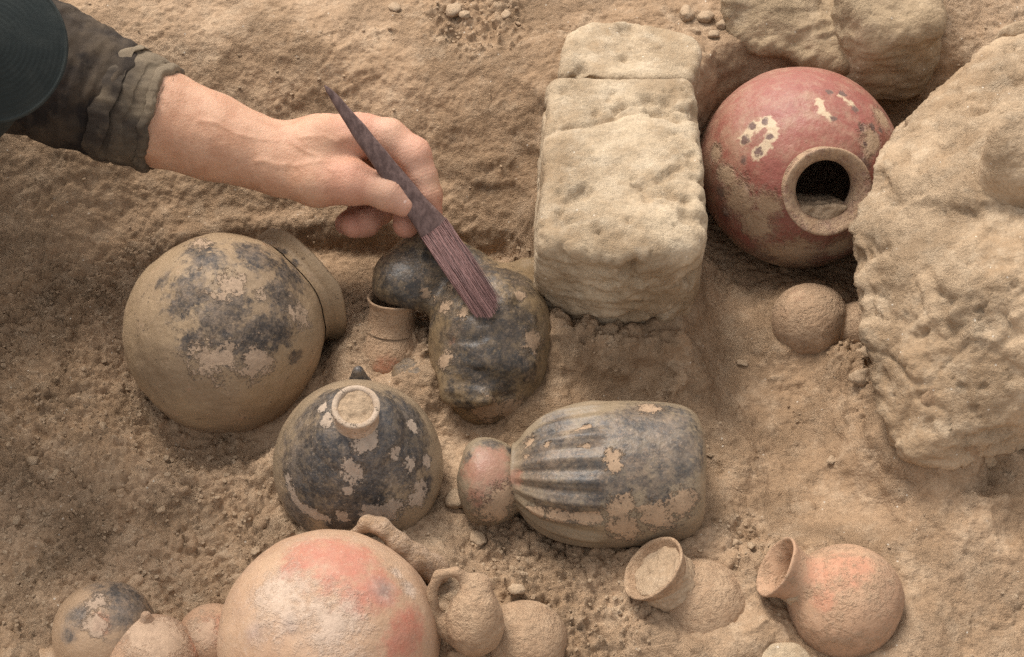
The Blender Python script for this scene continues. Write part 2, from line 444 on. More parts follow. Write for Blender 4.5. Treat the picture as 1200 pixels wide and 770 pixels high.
sp = GV[ids]*A(.45, .45, 1.6)
GV[ids] += gn[ids]*((fbm(sp, 40, 4, 70)*.009*steep + fbm(GV[ids], 190, 2, 80)*.0014)[:, None])
ground = mk('ground', GV, GF, M_SOIL); ground['kind'] = 'structure'
def gz(x, y):
    i = np.clip(np.searchsorted(gx, x), 1, len(gx) - 1); j = np.clip(np.searchsorted(gy, y), 1, len(gy) - 1)
    return GZ[i, j]

def PG(px, py, dz):                    # on the sight line, dz above the ground there
    p = P(px, py, dz)
    for _ in range(6): p = P(px, py, float(gz(p[0], p[1])) + dz)
    return p
# ------------------------------------------------------------------ rocks and adobe blocks
def rock(name, pts, h, mat, k=.02, amp=.008, seed=0, carve=None, sc=(14, 60)):
    pts = np.array(pts); pl = hull_planes(pts)
    lo, hi = pts.min(0) - .03, pts.max(0) + .03
    V, F = surface_nets(lambda X, Y, Z: polytope(X, Y, Z, pl, k), lo, hi, h)
    V = relax(V, F, 1); N = normals(V, F)
    d = fbm(V, sc[0], 4, seed)*amp*.8 + ridged(V, sc[1]*.5, 4, seed + 5)*amp*.22 + fbm(V, 75, 5, seed + 8, .62)*min(amp*.35, .0026)
    if carve is not None: d = d + carve(V, N)
    V = V + N*d[:, None]
    return V, F
def polyline_dist(V, pts):
    out = np.full(len(V), 9.)
    for a, b in zip(pts[:-1], pts[1:]):
        d = b - a; t = np.clip(((V - a) @ d)/(d @ d), 0, 1)
        out = np.minimum(out, np.linalg.norm(V - a - t[:, None]*d, axis=1))
    return out
def place(name, V, F, mat, label, cat, group=None):
    base = A(V[:, 0].mean(), V[:, 1].mean(), V[:, 2].min())
    o = mk(name, V - base, F, mat); o.location = base
    return tag(o, label, cat, group)

zt, zb = .19, .048
blk = [P(646, 92, zt), P(812, 92, zt), P(824, 262, zt), P(820, 285, zt - .004), P(634, 285, zt - .002), P(640, 200, zt + .004), P(730, 300, zt - .002), P(805, 300, zt - .012),
       P(629, 352, zb + .018), P(642, 368, zb), P(745, 394, zb), P(802, 374, zb), P(820, 330, zb + .03)]
yb = P(730, 90, zt)[1]
blk += [A(BLK_X0 + .004, yb - .005, zb), A(BLK_X1 - .004, yb - .005, zb)]
crk = [P(a, b, zt) for a, b in ((640, 158), (690, 152), (735, 138), (780, 130), (815, 133))]
crk2 = [P(a, b, zt) for a, b in ((735, 140), (775, 142), (815, 143))]
def carve_blk(V, N):
    d = polyline_dist(V + fbm(V, 40, 3, 5)[:, None]*.004, crk); d2 = polyline_dist(V, crk2)
    rough = sstep(P(730, 230, zt)[1], P(730, 300, zt)[1], V[:, 1])
    return -.0065*np.exp(-(d/.0030)**2) - .0025*np.exp(-(d2/.0022)**2) + rough*(ridged(V*A(.6, 1, 1.6), 30, 4, 3)*.006 + fbm(V, 80, 3, 9)*.004) + .003 - .009*sstep(.22, .5, fbm(V, 26, 3, 71)) - .004*sstep(.25, .5, fbm(V, 60, 3, 74))
V, F = rock('adobe_block', blk, .003, M_ADOBE, .009, .0056, 1, carve_blk)
place('adobe_block', V, F, M_ADOBE, 'long pale adobe block with a thin crack across its top', 'adobe block', 'adobe blocks beside the red jar')
z2 = .178
blk2 = [P(663, 40, z2), P(690, 26, z2), P(745, 23, z2), P(815, 42, z2), P(822, 55, z2), P(812, 92, z2), P(735, 88, z2), P(656, 88, z2)]
blk2 += [p*A(1, 1, 0) + A(0, 0, .10) for p in blk2]
V, F = rock('adobe_block', blk2, .003, M_ADOBE, .007, .0055, 14, lambda V, N: ridged(V, 45, 3, 2)*.0016 - .008*sstep(.2, .5, fbm(V, 28, 3, 75)))
place('adobe_block', V, F, M_ADOBE, 'shorter pale adobe block behind the cracked long one, at its far end', 'adobe block', 'adobe blocks beside the red jar')

bldA = [P(1005, 245, .175), P(1003, 300, .165), P(1006, 352, .15), P(1022, 432, .115), P(1056, 530, .085), P(1072, 538, .09), P(1210, 462, .165), P(1330, 425, .20),
        P(1330, 180, .24), P(1150, 230, .235), P(1050, 205, .20), P(1024, 214, .19), P(1110, 340, .21), P(1200, 330, .235),
        P(1078, 536, .03), P(1130, 548, .0), P(1210, 548, .02), P(1330, 540, .0), P(1085, 500, .0), P(1060, 430, .0), P(1060, 330, .02), P(1330, 300, .0)]
bldB = [P(1032, 190, .20), P(1046, 158, .205), P(1075, 122, .21), P(1110, 104, .215), P(1160, 120, .245), P(1175, 190, .25), P(1140, 240, .24), P(1060, 225, .205),
        P(1075, 235, .05), P(1100, 180, .05), P(1180, 230, .05)]
bldC = [P(1112, 104, .215), P(1118, 80, .22), P(1150, 54, .235), P(1215, 40, .25), P(1330, 40, .25), P(1330, 200, .26), P(1180, 150, .26), P(1140, 130, .235), P(1150, 140, .05), P(1330, 160, .05)]
ap = np.array(bldA + bldB + bldC)
pA, pB = hull_planes(np.array(bldA + [P(1075, 140, .19), P(1140, 130, .225), P(1250, 120, .25)])), hull_planes(np.array(bldB + bldC))
V, F = surface_nets(lambda X, Y, Z: smin(polytope(X, Y, Z, pA, .009), polytope(X, Y, Z, pB, .009), .022), ap.min(0) - .02, ap.max(0) + .03, .0034)
V = relax(V, F, 1); N = normals(V, F)
front = sstep(.35, -.1, N[:, 2])
gro = [P(a, b, .2) for a, b in ((1120, 260), (1145, 300), (1150, 350), (1190, 400))]
W = V + fbm(V, 16, 3, 5)[:, None]*.03
V = V + N*(fbm(V, 8, 3, 3)*.007 + fbm(V, 20, 3, 13)*.0032 + ridged(V, 30, 4, 17)*.0016 - .0035*sstep(.04, -.04, np.abs(fbm(V, 11, 3, 91)) - .03) + fbm(V, 75, 5, 27, .62)*.0030 - .006*sstep(.15, .45, fbm(V, 22, 3, 95)) - .0035*sstep(.2, .45, fbm(V, 55, 3, 97)) - .004*sstep(.25, .6, ridged(V, 9, 2, 61))*sstep(.1, .4, fbm(V, 5, 2, 3) + .2) + front*ridged(V*A(.5, .6, 1.8), 22, 4, 8)*.011
        - .007*np.exp(-(polyline_dist(W, gro)/.006)**2) + .004*sstep(.0, .25, fbm(V, 13, 4, 44)))[:, None]
place('boulder', V, F, M_STONE, 'large dusty boulder leaning beside the red jar on the right', 'boulder')
st = [P(1158, 160, .30), P(1164, 126, .315), P(1200, 106, .325), P(1260, 110, .325), P(1270, 180, .305), P(1210, 202, .285), P(1172, 190, .285)]
st += [p - A(0, 0, .07) for p in st]
V, F = rock('stone', st, .003, M_STONE, .014, .007, 21)
place('stone', V, F, M_STONE, 'rounded stone lump sitting on the large boulder at the right edge', 'stone')
rk = [P(842, 10, .165), P(866, 52, .14), P(935, 74, .13), P(1000, 88, .125), P(1050, 90, .125), P(1088, 66, .14), P(1100, 20, .165), P(1060, -70, .19), P(880, -60, .19),
      P(870, 60, .08), P(1050, 95, .08), P(1090, 30, .08)]
V, F = rock('boulder', rk, .0034, M_GREYST, .012, .018, 33, lambda V, N: ridged(V*A(.6, 1, 1.5), 26, 4, 4)*.008, (13, 40))
place('boulder', V, F, M_GREYST, 'broad rough grey-brown rock in the bank just behind the red jar', 'boulder')
rk2 = [P(985, -20, .205), P(1000, 8, .20), P(1022, 38, .185), P(1052, 46, .18), P(1096, 32, .19), P(1108, 5, .20), P(1100, -70, .22), P(1010, -70, .22)]
rk2 += [p - A(0, .0, .09) for p in rk2]
V, F = rock('boulder', rk2, .0032, M_GREYST, .006, .012, 37, lambda V, N: ridged(V*A(.6, 1, 1.5), 24, 4, 4)*.006, (16, 40))
place('boulder', V, F, M_GREYST, 'angular stone cut by the top edge above the red jar', 'boulder')
st2 = [P(1160, 38, .24), P(1175, 22, .25), P(1215, 18, .25), P(1220, 45, .24), P(1180, 48, .235)]
st2 += [p - A(0, 0, .06) for p in st2]
V, F = rock('stone', st2, .0025, M_STONE, .008, .004, 41)
place('stone', V, F, M_STONE, 'small pale stone above the boulder in the upper right corner', 'stone')
st3 = [P(886, 768, .03), P(898, 750, .04), P(925, 744, .043), P(950, 756, .04), P(958, 785, .03), P(900, 800, .03)]
st3 += [p - A(0, 0, .05) for p in st3]
V, F = rock('stone', st3, .002, M_ADOBE, .008, .004, 45)
place('stone', V, F, M_ADOBE, 'pale knobbly stone at the bottom edge beside the orange jar', 'stone')

# ------------------------------------------------------------------ pots
_BV = {}
def hits(V, F, items):
    key = (len(V), float(V[0, 0]), float(V[-1, 2]), float(V[:, 1].mean()))
    if key not in _BV: _BV[key] = BVHTree.FromPolygons(V.tolist(), F.tolist())
    bv = _BV[key]
    out = []
    for it in items:
        pts = [(it[0], it[1])] if len(it) in (3, 4) else [(it[0], it[1]), (it[2], it[3])]
        r = it[2] if len(it) in (3, 4) else it[4]
        hp = []
        for px, py in pts:
            loc = bv.ray_cast(Vector(CAM), Vector(unit(ray(px, py))))[0]
            hp.append(np.array(loc) if loc is not None else None)
        if any(h is None for h in hp): continue
        out.append((hp, r*mpp(hp[0])))
    return out
def mask(V, hs):
    m = np.zeros(len(V))
    for hp, r in hs:
        d = np.linalg.norm(V - hp[0], axis=1) if len(hp) == 1 else polyline_dist(V, hp)
        m = np.maximum(m, np.clip(1 - .5*d/r, 0, 1))
    return m
def masks(V, F, dark=(), red=(), dust=(), soil_z=None, soil=(), base=None, VR=None):
    """surface cover, from spots seen on the surface; VR/FR: the surface the spots are looked up on"""
    V0, F0 = VR if VR else (V, F)
    a = {}
    for n, it in (('m_dark', dark), ('m_red', red), ('m_dust', dust), ('m_soil', soil)):
        a[n] = np.full(len(V), float(it)) if isinstance(it, (int, float)) else mask(V, hits(V0, F0, it))
    if soil_z is not None:
        top, bot = soil_z
        a['m_soil'] = np.maximum(a['m_soil'], np.clip((top - V[:, 2])/(top - bot), 0, 1)*.95)
    return a
def sphere_prof(R, th0, th1, n, sq=1.0, st=1.0):
    th = np.linspace(th0, th1, n)
    return np.stack([R*st*np.cos(th), R*np.sin(th)**sq], -1)
def vessel(name, c, ax, R, neck, nseg, nprof, mat, cover, label, cat, neck_t, thick=.08, st=1.0, group=None, wob=.05, seed=0, bottom_z=None, fill=None, neck_mat=None, hollow=True, neck_cover=None, sq=1.0, pear=0):
    """round body turned about ax, neck rows (t, r) in units of R; the body is a shell open at the neck"""
    thn = math.asin(min(min(q[1] for q in neck[:3]), neck[0][1])*.95)
    prof = sphere_prof(R, math.pi, thn, nprof, sq, st)
    if pear: prof[:, 1] *= 1 - pear*np.clip(prof[:, 0]/R/st, 0, 1)**1.2*np.clip((1 - prof[:, 0]/R/st)*4, 0, 1)
    if hollow: prof = np.vstack([prof, sphere_prof(R*(1 - thick), thn*1.02, math.pi, nprof//3, sq, st)])
    V, F = lathe(c, ax, prof, nseg, wob, seed)
    root = empty(name, (c[0], c[1], V[:, 2].min()), label, cat, group)
    body = part('body', V, F, mat, root, masks(V, F, **cover))
    pr = spline([(t*R, r*R) for t, r in neck], 60)
    V2, F2 = lathe(c, ax, pr, max(nseg//2, 96), wob, seed)
    part('neck', V2, F2, neck_mat or mat, root, masks(V2, F2, **(neck_cover if neck_cover is not None else dict(cover, VR=(V, F)))))
    if fill:
        t0, t1, rr, pt, nrm = fill
        n = unit(nrm)
        def f(X, Y, Z):
            dx, dy, dz = X - c[0], Y - c[1], Z - c[2]
            t = dx*ax[0] + dy*ax[1] + dz*ax[2]
            rad = np.sqrt(np.maximum(dx*dx + dy*dy + dz*dz - t*t, 0))
            q = np.maximum(rad - rr*R, np.maximum(t0*R - t, t - t1*R))
            return smax(q, (X - pt[0])*n[0] + (Y - pt[1])*n[1] + (Z - pt[2])*n[2], .003)
        cc = c + ax*(t0 + t1)/2*R; e = np.full(3, R*(rr + (t1 - t0)/2 + .1))
        V3, F3 = surface_nets(f, cc - e, cc + e, .0018)
        N3 = normals(V3, F3); V3 = V3 + N3*(fbm(V3, 130, 3, seed + 3)*.003 + fbm(V3, 40, 2, seed)*.003)[:, None]
        part('soil_fill', V3, F3, M_CLOD, root)
    return root

DUST = lin(188, 158, 122); DUST2 = lin(176, 146, 112)
# --- big globular pot on its side, upper left
M_POT1 = pot_mat('sooty_buff_clay', lin(152, 127, 97), lin(134, 111, 85), lin(34, 32, 31), lin(160, 110, 80), lin(174, 144, 110), 42, 1.7, .62)
c = P(262, 390, .055); R = 117*mpp(c)
vessel('cooking_pot', c, imgdir(c, 92, -58, -48), R, [(.80, .62), (.85, .60), (.90, .605), (.94, .64), (.99, .68), (1.02, .685), (1.035, .66), (1.0, .60), (.92, .53), (.82, .51), (.76, .53)],
       260, 150, M_POT1,
       dict(dark=[(235, 300, 24), (300, 300, 25), (340, 320, 26), (330, 350, 24), (225, 345, 28), (262, 370, 34), (300, 390, 30), (325, 385, 24), (270, 405, 25), (225, 400, 16), (345, 420, 10), (355, 300, 18), (190, 330, 12)],
            dust=[(268, 335, 16), (235, 285, 12), (305, 345, 9), (250, 420, 22), (300, 425, 18), (350, 370, 16)], soil_z=(.035, -.01)),
       'big round sooty pot on its side with wide rim, under the forearm', 'pot', .84, wob=.06, seed=2,
       neck_cover=dict(dark=[(345, 310, 7), (355, 330, 9), (365, 350, 9), (375, 375, 8), (330, 295, 6)], soil_z=(.03, -.02)))
# --- black jar with narrow neck
M_POT3 = pot_mat('burnished_black_clay', lin(146, 124, 98), lin(128, 110, 88), lin(32, 33, 35), lin(150, 105, 80), lin(186, 160, 128), 60, 1.0, .34, .05, lin(54, 55, 57), .14, .26)
c = P(420, 542, .052); R = 100*mpp(c)
ax = unit(A(.07, -.20, 1))
jar3 = vessel('black_jar', c, ax, R, [(1.05, .36), (1.16, .27), (1.30, .245), (1.42, .255), (1.50, .265), (1.52, .25), (1.50, .20), (1.35, .18), (1.0, .2)],
       240, 150, M_POT3,
       dict(dark=[(370, 540, 60), (420, 540, 60), (470, 520, 55), (420, 590, 45), (380, 470, 30), (480, 490, 36), (345, 600, 26), (400, 610, 26), (500, 570, 14), (345, 560, 30), (440, 480, 40)],
            dust=[(378, 477, 7), (383, 492, 9), (412, 553, 14), (408, 545, 10), (430, 515, 14), (425, 520, 12), (410, 510, 8), (484, 500, 9), (463, 530, 8), (480, 545, 9), (440, 600, 16), (460, 597, 14), (400, 605, 9), (337, 560, 348, 590, 7), (348, 590, 380, 607, 7), (408, 575, 6), (500, 540, 9), (490, 580, 16)],
            soil_z=(.012, -.03)),
       'black egg shaped jar with a short earth filled neck, lower centre', 'jar', .3, st=1.26, pear=.24, wob=.03, seed=5,
       fill=(1.0, 1.5, .22, c + ax*1.49*R, ax), neck_cover=dict(dust=.75, soil=.40))
# small lug behind the neck of the black jar
b = c + imgdir(c, 0, -1, .15)*R*1.02
hV, hF = surface_nets(lambda X, Y, Z: smin(ball_chain(X, Y, Z, [tuple(b - A(0, 0, .012)) + (.011,), tuple(b + A(0, .002, .004)) + (.0055,)]), ball_chain(X, Y, Z, [tuple(b - A(0, 0, .02)) + (.012,)]*2), .006), b - .04, b + .03, .002)
part('lug', hV, hF, M_POT3, jar3, masks(hV, hF, dark=.8, dust=.3))
# --- red jar
def c_shape(V, hs, r0, w):
    pts = [h[0][0] for h in hs]; return polyline_dist(V, pts)
M_RED = pot_mat('red_slip_clay', lin(150, 106, 86), lin(140, 94, 77), lin(84, 66, 58), lin(142, 76, 65), lin(172, 138, 110), 40, 1.1, .5, .10, None, .5)
def red_jar_paint(m):
    n = m                                                  # cream paint with dark dots is a property of the pot itself
    t = n.node_tree; b = [x for x in t.nodes if x.type == 'BSDF_PRINCIPLED'][0]
    src = b.inputs['Base Color'].links[0].from_socket
    def at(nm): x = t.nodes.new('ShaderNodeAttribute'); x.attribute_name = nm; return x.outputs['Fac']
    for nm, col in (('m_cream', lin(190, 164, 132)), ('m_dot', lin(106, 80, 68))):
        nz = t.nodes.new('ShaderNodeTexNoise'); nz.inputs['Scale'].default_value = 210; nz.inputs['Detail'].default_value = 5
        tc = t.nodes.new('ShaderNodeTexCoord'); t.links.new(tc.outputs['Object'], nz.inputs['Vector'])
        ma = t.nodes.new('ShaderNodeMath'); ma.operation = 'MULTIPLY_ADD'; ma.inputs[1].default_value = 1.35; t.links.new(nz.outputs['Fac'], ma.inputs[0])
        t.links.new(at(nm), ma.inputs[2])
        mr = t.nodes.new('ShaderNodeMapRange'); mr.interpolation_type = 'SMOOTHSTEP'; mr.inputs[1].default_value = 1.02; mr.inputs[2].default_value = 1.36; t.links.new(ma.outputs[0], mr.inputs[0])
        mx = t.nodes.new('ShaderNodeMix'); mx.data_type = 'RGBA'; t.links.new(mr.outputs[0], mx.inputs[0]); t.links.new(src, mx.inputs[6]); mx.inputs[7].default_value = col
        src = mx.outputs[2]
    t.links.new(src, b.inputs['Base Color'])
red_jar_paint(M_RED)
c = P(936, 196, .085); R = 117*mpp(c)
ax = imgdir(c, 30, 26, 128)
mouth = c + ax*1.15*R
rj = vessel('red_jar', c, ax, R, [(.90, .40), (.97, .345), (1.04, .335), (1.10, .36), (1.155, .405), (1.175, .415), (1.185, .40), (1.17, .36), (1.12, .30), (1.05, .27), (.95, .265), (.86, .30)],
       420, 240, M_RED,
       dict(red=[(900, 110, 60), (960, 100, 60), (1010, 130, 50), (880, 210, 60), (870, 270, 40), (1010, 210, 40), (930, 150, 50), (855, 160, 40), (940, 290, 40)],
            dark=[(1010, 190, 10), (1020, 175, 8), (850, 250, 8), (900, 300, 18), (845, 225, 7)],
            soil=[(866, 236, 24), (850, 205, 14), (885, 262, 24), (860, 285, 22), (930, 300, 34), (900, 240, 16), (1035, 140, 16), (1020, 165, 16), (838, 180, 10), (985, 290, 20)], dust=[(1012, 150, 7), (1026, 160, 6), (850, 246, 6), (872, 222, 7)],
            soil_z=(.088, -.01)),
       'big red painted jar with its round mouth open to the viewer', 'jar', .4, wob=.03, seed=8,
       fill=(.45, 1.10, .29, mouth - UPV*.016 - ax*.004, unit(UPV*.97 + ax*.25)), neck_cover=dict(dust=.5, soil=.62))
bod = [o for o in rj.children if o.name.startswith('body')][0]
co = np.empty(len(bod.data.vertices)*3, np.float32); bod.data.vertices.foreach_get('co', co); BV = co.reshape(-1, 3) + np.array(rj.location)
BF = np.array([p.vertices[:] for p in bod.data.polygons])
def surf_pts(pts): return [h[0][0] for h in hits(BV, BF, [(a, b_, 5) for a, b_ in pts])]
def line_mask(pts, r): return np.clip(1 - .5*polyline_dist(BV, surf_pts(pts))/(r*mpp(c)), 0, 1)
cream = np.maximum(line_mask([(872, 163), (884, 148), (900, 142), (906, 155), (898, 172), (886, 180)], 6.5), line_mask([(960, 118), (963, 130), (974, 138)], 4.5)*.93)
cream = np.maximum(cream, line_mask([(985, 112), (998, 122), (1003, 128)], 4)*.8)
dots = np.zeros(len(BV))
for a, b_, r_ in ((873, 164, 5), (881, 148, 4.5), (897, 142, 4), (902, 160, 4), (889, 178, 4.5), (871, 188, 4.5), (977, 139, 4), (972, 108, 4), (987, 110, 4.5), (1002, 128, 4.5), (1010, 150, 4), (1022, 148, 4), (1032, 153, 3.5), (1013, 168, 3.5)):
    for q in surf_pts([(a, b_)]): dots = np.maximum(dots, np.clip(1 - .5*np.linalg.norm(BV - q, axis=1)/(r_*mpp(c)), 0, 1))
for nm, av in (('m_cream', cream), ('m_dot', dots)):
    at = bod.data.attributes.new(nm, 'FLOAT', 'POINT'); at.data.foreach_set('value', av.astype(np.float32))
# --- ribbed vessel lying on its side
M_POT4 = pot_mat('ribbed_grey_clay', lin(134, 116, 92), lin(122, 106, 86), lin(46, 45, 44), lin(152, 104, 84), lin(176, 142, 104), 60, 1.2, .45, .06, lin(74, 71, 67))
c = P(712, 556, .055); s = mpp(c)
ax = unit(A(-1, .02, -.03))
prof = spline(np.array([(-113, 0), (-112.5, 30), (-109, 58), (-98, 74), (-78, 82), (-40, 85), (0, 85), (40, 80), (72, 69), (92, 54), (103, 42), (108, 38), (112, 36), (110, 30), (90, 26)])*s, 190)
def ribs(t, th):
    w = sstep(-5*s, 20*s, t)*sstep(112*s, 92*s, t)
    ph = th*19 + .35*np.sin(th*3) ; r_ = np.cos(ph)
    return w*s*(2.3*np.sign(r_)*np.abs(r_)**1.5 + .9*np.cos(th*7 + t*60)) - sstep(-7*s, -3*s, -np.abs(t + 2*s))*0
V, F = lathe(c, ax, prof, 330, .03, 12, ribs)
rv = empty('ribbed_vessel', (c[0], c[1], V[:, 2].min()), 'grey ribbed vessel lying on its side with a pinkish bulbous neck', 'vessel')
part('body', V, F, M_POT4, rv, masks(V, F,
     dark=[(640, 535, 40), (690, 560, 40), (660, 585, 30), (650, 500, 26), (750, 520, 40), (785, 500, 36), (790, 545, 30), (735, 500, 30), (800, 520, 36), (725, 575, 20), (690, 510, 30), (775, 580, 16), (765, 490, 40), (745, 545, 26)],
     dust=[(718, 535, 10), (720, 546, 9), (728, 595, 16), (770, 606, 22), (800, 590, 18), (620, 520, 8), (640, 522, 690, 500, 3), (615, 535, 690, 522, 3), (625, 600, 700, 606, 9), (760, 478, 14), (730, 620, 20)],
     red=[(605, 560, 10)], soil_z=(.012, -.03)))
pr = spline(np.array([(100, 34), (108, 37), (118, 45), (135, 51), (152, 50), (164, 42), (171, 28), (174, 12), (174.5, 0)])*s, 70)
V2, F2 = lathe(c + A(0, 0, -.006) + A(0, -.004, 0), ax, pr, 150, .05, 15)
part('neck', V2, F2, M_POT4, rv, masks(V2, F2, red=[(570, 550, 30), (560, 580, 16), (580, 540, 20)], dark=[(575, 519, 12), (548, 535, 6), (600, 530, 7)], dust=[(590, 585, 18), (580, 600, 22)], soil_z=(.010, -.03)))
# --- dark figure vessel being brushed
M_POT2 = pot_mat('dark_figure_clay', lin(132, 110, 82), lin(118, 98, 72), lin(30, 30, 29), lin(150, 96, 72), lin(170, 138, 102), 50, 1.3, .36, .07, None, .10, .24)
E3 = (RGT, A(0, 1, 0), A(0, 0, 1))
def pe(px, py, z): return P(px, py, z)
hc = P(487, 330, .075); bc = P(575, 412, .045); s = mpp(bc)
sh = P(540, 335, .075); ra = P(612, 330, .06)
def figure(X, Y, Z):
    d = ellip(X, Y, Z, bc, (RGT, UPV, -FWD), (70*s, 94*s, 70*s)); d = smin(d, ellip(X, Y, Z, bc + UPV*.025, (RGT, UPV, -FWD), (66*s, 62*s, 66*s)), .02)
    d = smin(d, ellip(X, Y, Z, P(560, 355, .055), (RGT, UPV, -FWD), (46*s, 44*s, 48*s)), .02)
    head = ellip(X, Y, Z, hc, (unit(A(.9, .5, .2)), unit(A(-.5, .9, 0)), A(0, 0, 1)), (50*s, 48*s, 44*s))
    head = smin(head, ball_chain(X, Y, Z, [tuple(P(503, 296, .085)) + (32*s,), tuple(P(545, 322, .075)) + (33*s,), tuple(P(565, 350, .06)) + (40*s,)]), .022)
    pn_ = unit(A(-.25, -.62, -.75)); po = hc + pn_*.024
    head = smax(head, (X - po[0])*pn_[0] + (Y - po[1])*pn_[1] + (Z - po[2])*pn_[2], .005)
    d = smin(d, head, .014)
    d = smin(d, ball_chain(X, Y, Z, [tuple(P(585, 352, .06)) + (34*s,), tuple(P(622, 330, .055)) + (29*s,)]), .014)
    d = smin(d, ball_chain(X, Y, Z, [tuple(P(530, 440, .06)) + (11*s,), tuple(P(575, 420, .083)) + (9*s,), tuple(P(610, 428, .070)) + (9*s,)]), .022)   # folded arm in relief
    d = smin(d, ball_chain(X, Y, Z, [tuple(P(527, 465, .05)) + (8*s,), tuple(P(570, 468, .062)) + (5*s,)]), .02)
    return d
lo = bc + A(-.17, -.15, -.10); hi = bc + A(.12, .22, .15)
V, F = surface_nets(figure, lo, hi, .0026)
V = relax(V, F, 2); N = normals(V, F)
V = V + N*(fbm(V, 22, 3, 3)*.0018 + fbm(V*A(.5, 1, 1), 40, 3, 6)*.0014 + fbm(V, 110, 3, 9)*.0005)[:, None]
_lift = np.zeros(len(V))
for pa in ([(524, 398), (560, 396), (620, 376)], [(516, 432), (560, 436), (622, 416)], [(526, 468), (560, 470), (600, 462)], [(535, 372), (570, 378), (612, 352)]):
    _hp = [h[0][0] for h in hits(V, F, [(a, b, 4) for a, b in pa])]
    if len(_hp) > 1:
        _d = polyline_dist(V + fbm(V, 30, 2, 8)[:, None]*.006, _hp); _lift += -.0014*np.exp(-(_d/.0035)**2) + .0004*np.exp(-((_d - .008)/.004)**2)
V = V + normals(V, F)*_lift[:, None]
fo = mk('figure_vessel', V - A(bc[0], bc[1], V[:, 2].min()), F, M_POT2, None, masks(V, F,
     dark=[(485, 320, 60), (470, 350, 36), (510, 300, 40), (540, 300, 32), (560, 320, 32), (600, 322, 32), (560, 400, 52), (590, 385, 50), (600, 420, 42), (560, 425, 48), (555, 455, 12), (600, 365, 18), (545, 475, 14), (590, 450, 20), (535, 380, 12), (620, 330, 12)],
     dust=[(520, 360, 10), (545, 365, 9), (530, 335, 8), (575, 480, 20), (625, 400, 14), (600, 480, 18), (520, 420, 12), (610, 345, 7), (545, 500, 20), (500, 345, 8)],
     red=[(530, 400, 5)], soil_z=(.02, -.02)))
fo.location = (bc[0], bc[1], V[:, 2].min()); FIGV, FIGF = V, F
tag(fo, 'dark figure shaped vessel touched by the brush, with rounded head lobe', 'vessel')
# --- half buried reddish jar under the head lobe
M_POTS = pot_mat('soil_coated_clay', lin(164, 133, 103), lin(152, 121, 92), lin(118, 92, 72), lin(172, 112, 84), lin(186, 154, 118), 36, 1.0, .85, .15)
M_POT5 = pot_mat('dusty_orange_clay', lin(178, 136, 100), lin(168, 128, 94), lin(112, 88, 72), lin(186, 112, 82), lin(186, 154, 118), 36, 1.1, .8, .15)
c = P(456, 416, .010); R = 46*mpp(c)
vessel('buried_jar', c, unit(A(.10, .42, 1)), R, [(.80, .68), (.92, .62), (1.1, .58), (1.4, .58), (1.6, .64), (1.64, .64), (1.62, .58), (1.4, .5), (.9, .5)], 140, 80, M_POTS,
       dict(red=[(455, 430, 14), (462, 385, 10)], soil=.42),
       'small half buried reddish jar below the figure vessel head', 'jar', .6, wob=.05, seed=22)
# --- crusted dark lump beside it
c = P(492, 455, .022); s = mpp(c)
V, F = surface_nets(lambda X, Y, Z: smin(ellip(X, Y, Z, c, E3, (31*s, 34*s, 30*s)), ellip(X, Y, Z, P(478, 440, .02), E3, (20*s, 22*s, 18*s)), .012), c - .06, c + .06, .0022)
N = normals(V, F); V = V + N*(fbm(V, 40, 4, 31)*.006)[:, None]
M_CRUST = pot_mat('crusted_dark_clay', lin(120, 98, 72), lin(104, 86, 64), lin(56, 52, 48), lin(150, 96, 72), lin(178, 146, 106), 70, 1.8, .7, .08)
place('sherd', V, F, M_CRUST, 'dark crusted fragment wedged between the black jar and figure vessel', 'pot fragment')
for k, v in masks(V, F, dark=.5, dust=.22, soil_z=(.01, -.02)).items():
    at = bpy.data.objects['sherd'].data.attributes.new(k, 'FLOAT', 'POINT'); at.data.foreach_set('value', v.astype(np.float32))
# --- small buried jar under the boulder
c = P(948, 376, .032); R = 47*mpp(c)
vessel('small_jar', c, imgdir(c, 1, .12, -.12), R, [(.78, .66), (.86, .55), (.93, .56), (1.1, .63), (1.3, .64), (1.5, .60), (1.54, .56), (1.2, .42), (.9, .42)], 150, 90, M_POTS,
       dict(soil=.56, red=[(935, 345, 10)], dark=[(940, 405, 8)]),
       'small soil coated jar poking out from under the big boulder', 'jar', .6, wob=.13, seed=25)
# --- small jar with earth filled mouth
M_ORG = pot_mat('orange_clay', lin(172, 136, 106), lin(162, 126, 98), lin(120, 94, 76), lin(180, 122, 94), lin(186, 154, 118), 36, 1.0, .8, .15)
c = P(822, 714, .005); R = 60*mpp(c)
ax = imgdir(c, -56, -46, 62)
m5 = c + ax*1.45*R
vessel('small_jar', c, ax, R, [(.72, .66), (.9, .54), (1.1, .50), (1.35, .60), (1.52, .68), (1.57, .69), (1.57, .64), (1.48, .58), (1.25, .46), (.9, .44)], 150, 90, M_POTS,
       dict(soil=.58),
       'small buried jar with round earth filled mouth beside the ribbed vessel', 'jar', .6, wob=.05, seed=28, fill=(.9, 1.5, .56, m5, ax))
# --- orange jar lower right
c = P(990, 706, .035); R = 68*mpp(c)
ax = imgdir(c, -86, -42, 50)
m6 = c + ax*1.35*R
vessel('orange_jar', c, ax, R, [(.82, .56), (.92, .47), (1.05, .44), (1.22, .47), (1.38, .54), (1.44, .56), (1.46, .53), (1.40, .48), (1.2, .38), (.9, .36)], 190, 120, M_ORG,
       dict(red=[(990, 665, 26), (960, 670, 18), (965, 700, 14), (1010, 660, 14)], soil=.36, soil_z=(.03, -.012)),
       'orange clay jar lying on its side at the lower right', 'jar', .5, wob=.08, seed=30, fill=(.7, 1.32, .46, m6 - UPV*.012 - ax*.012, unit(UPV*.5 + ax*.85)))
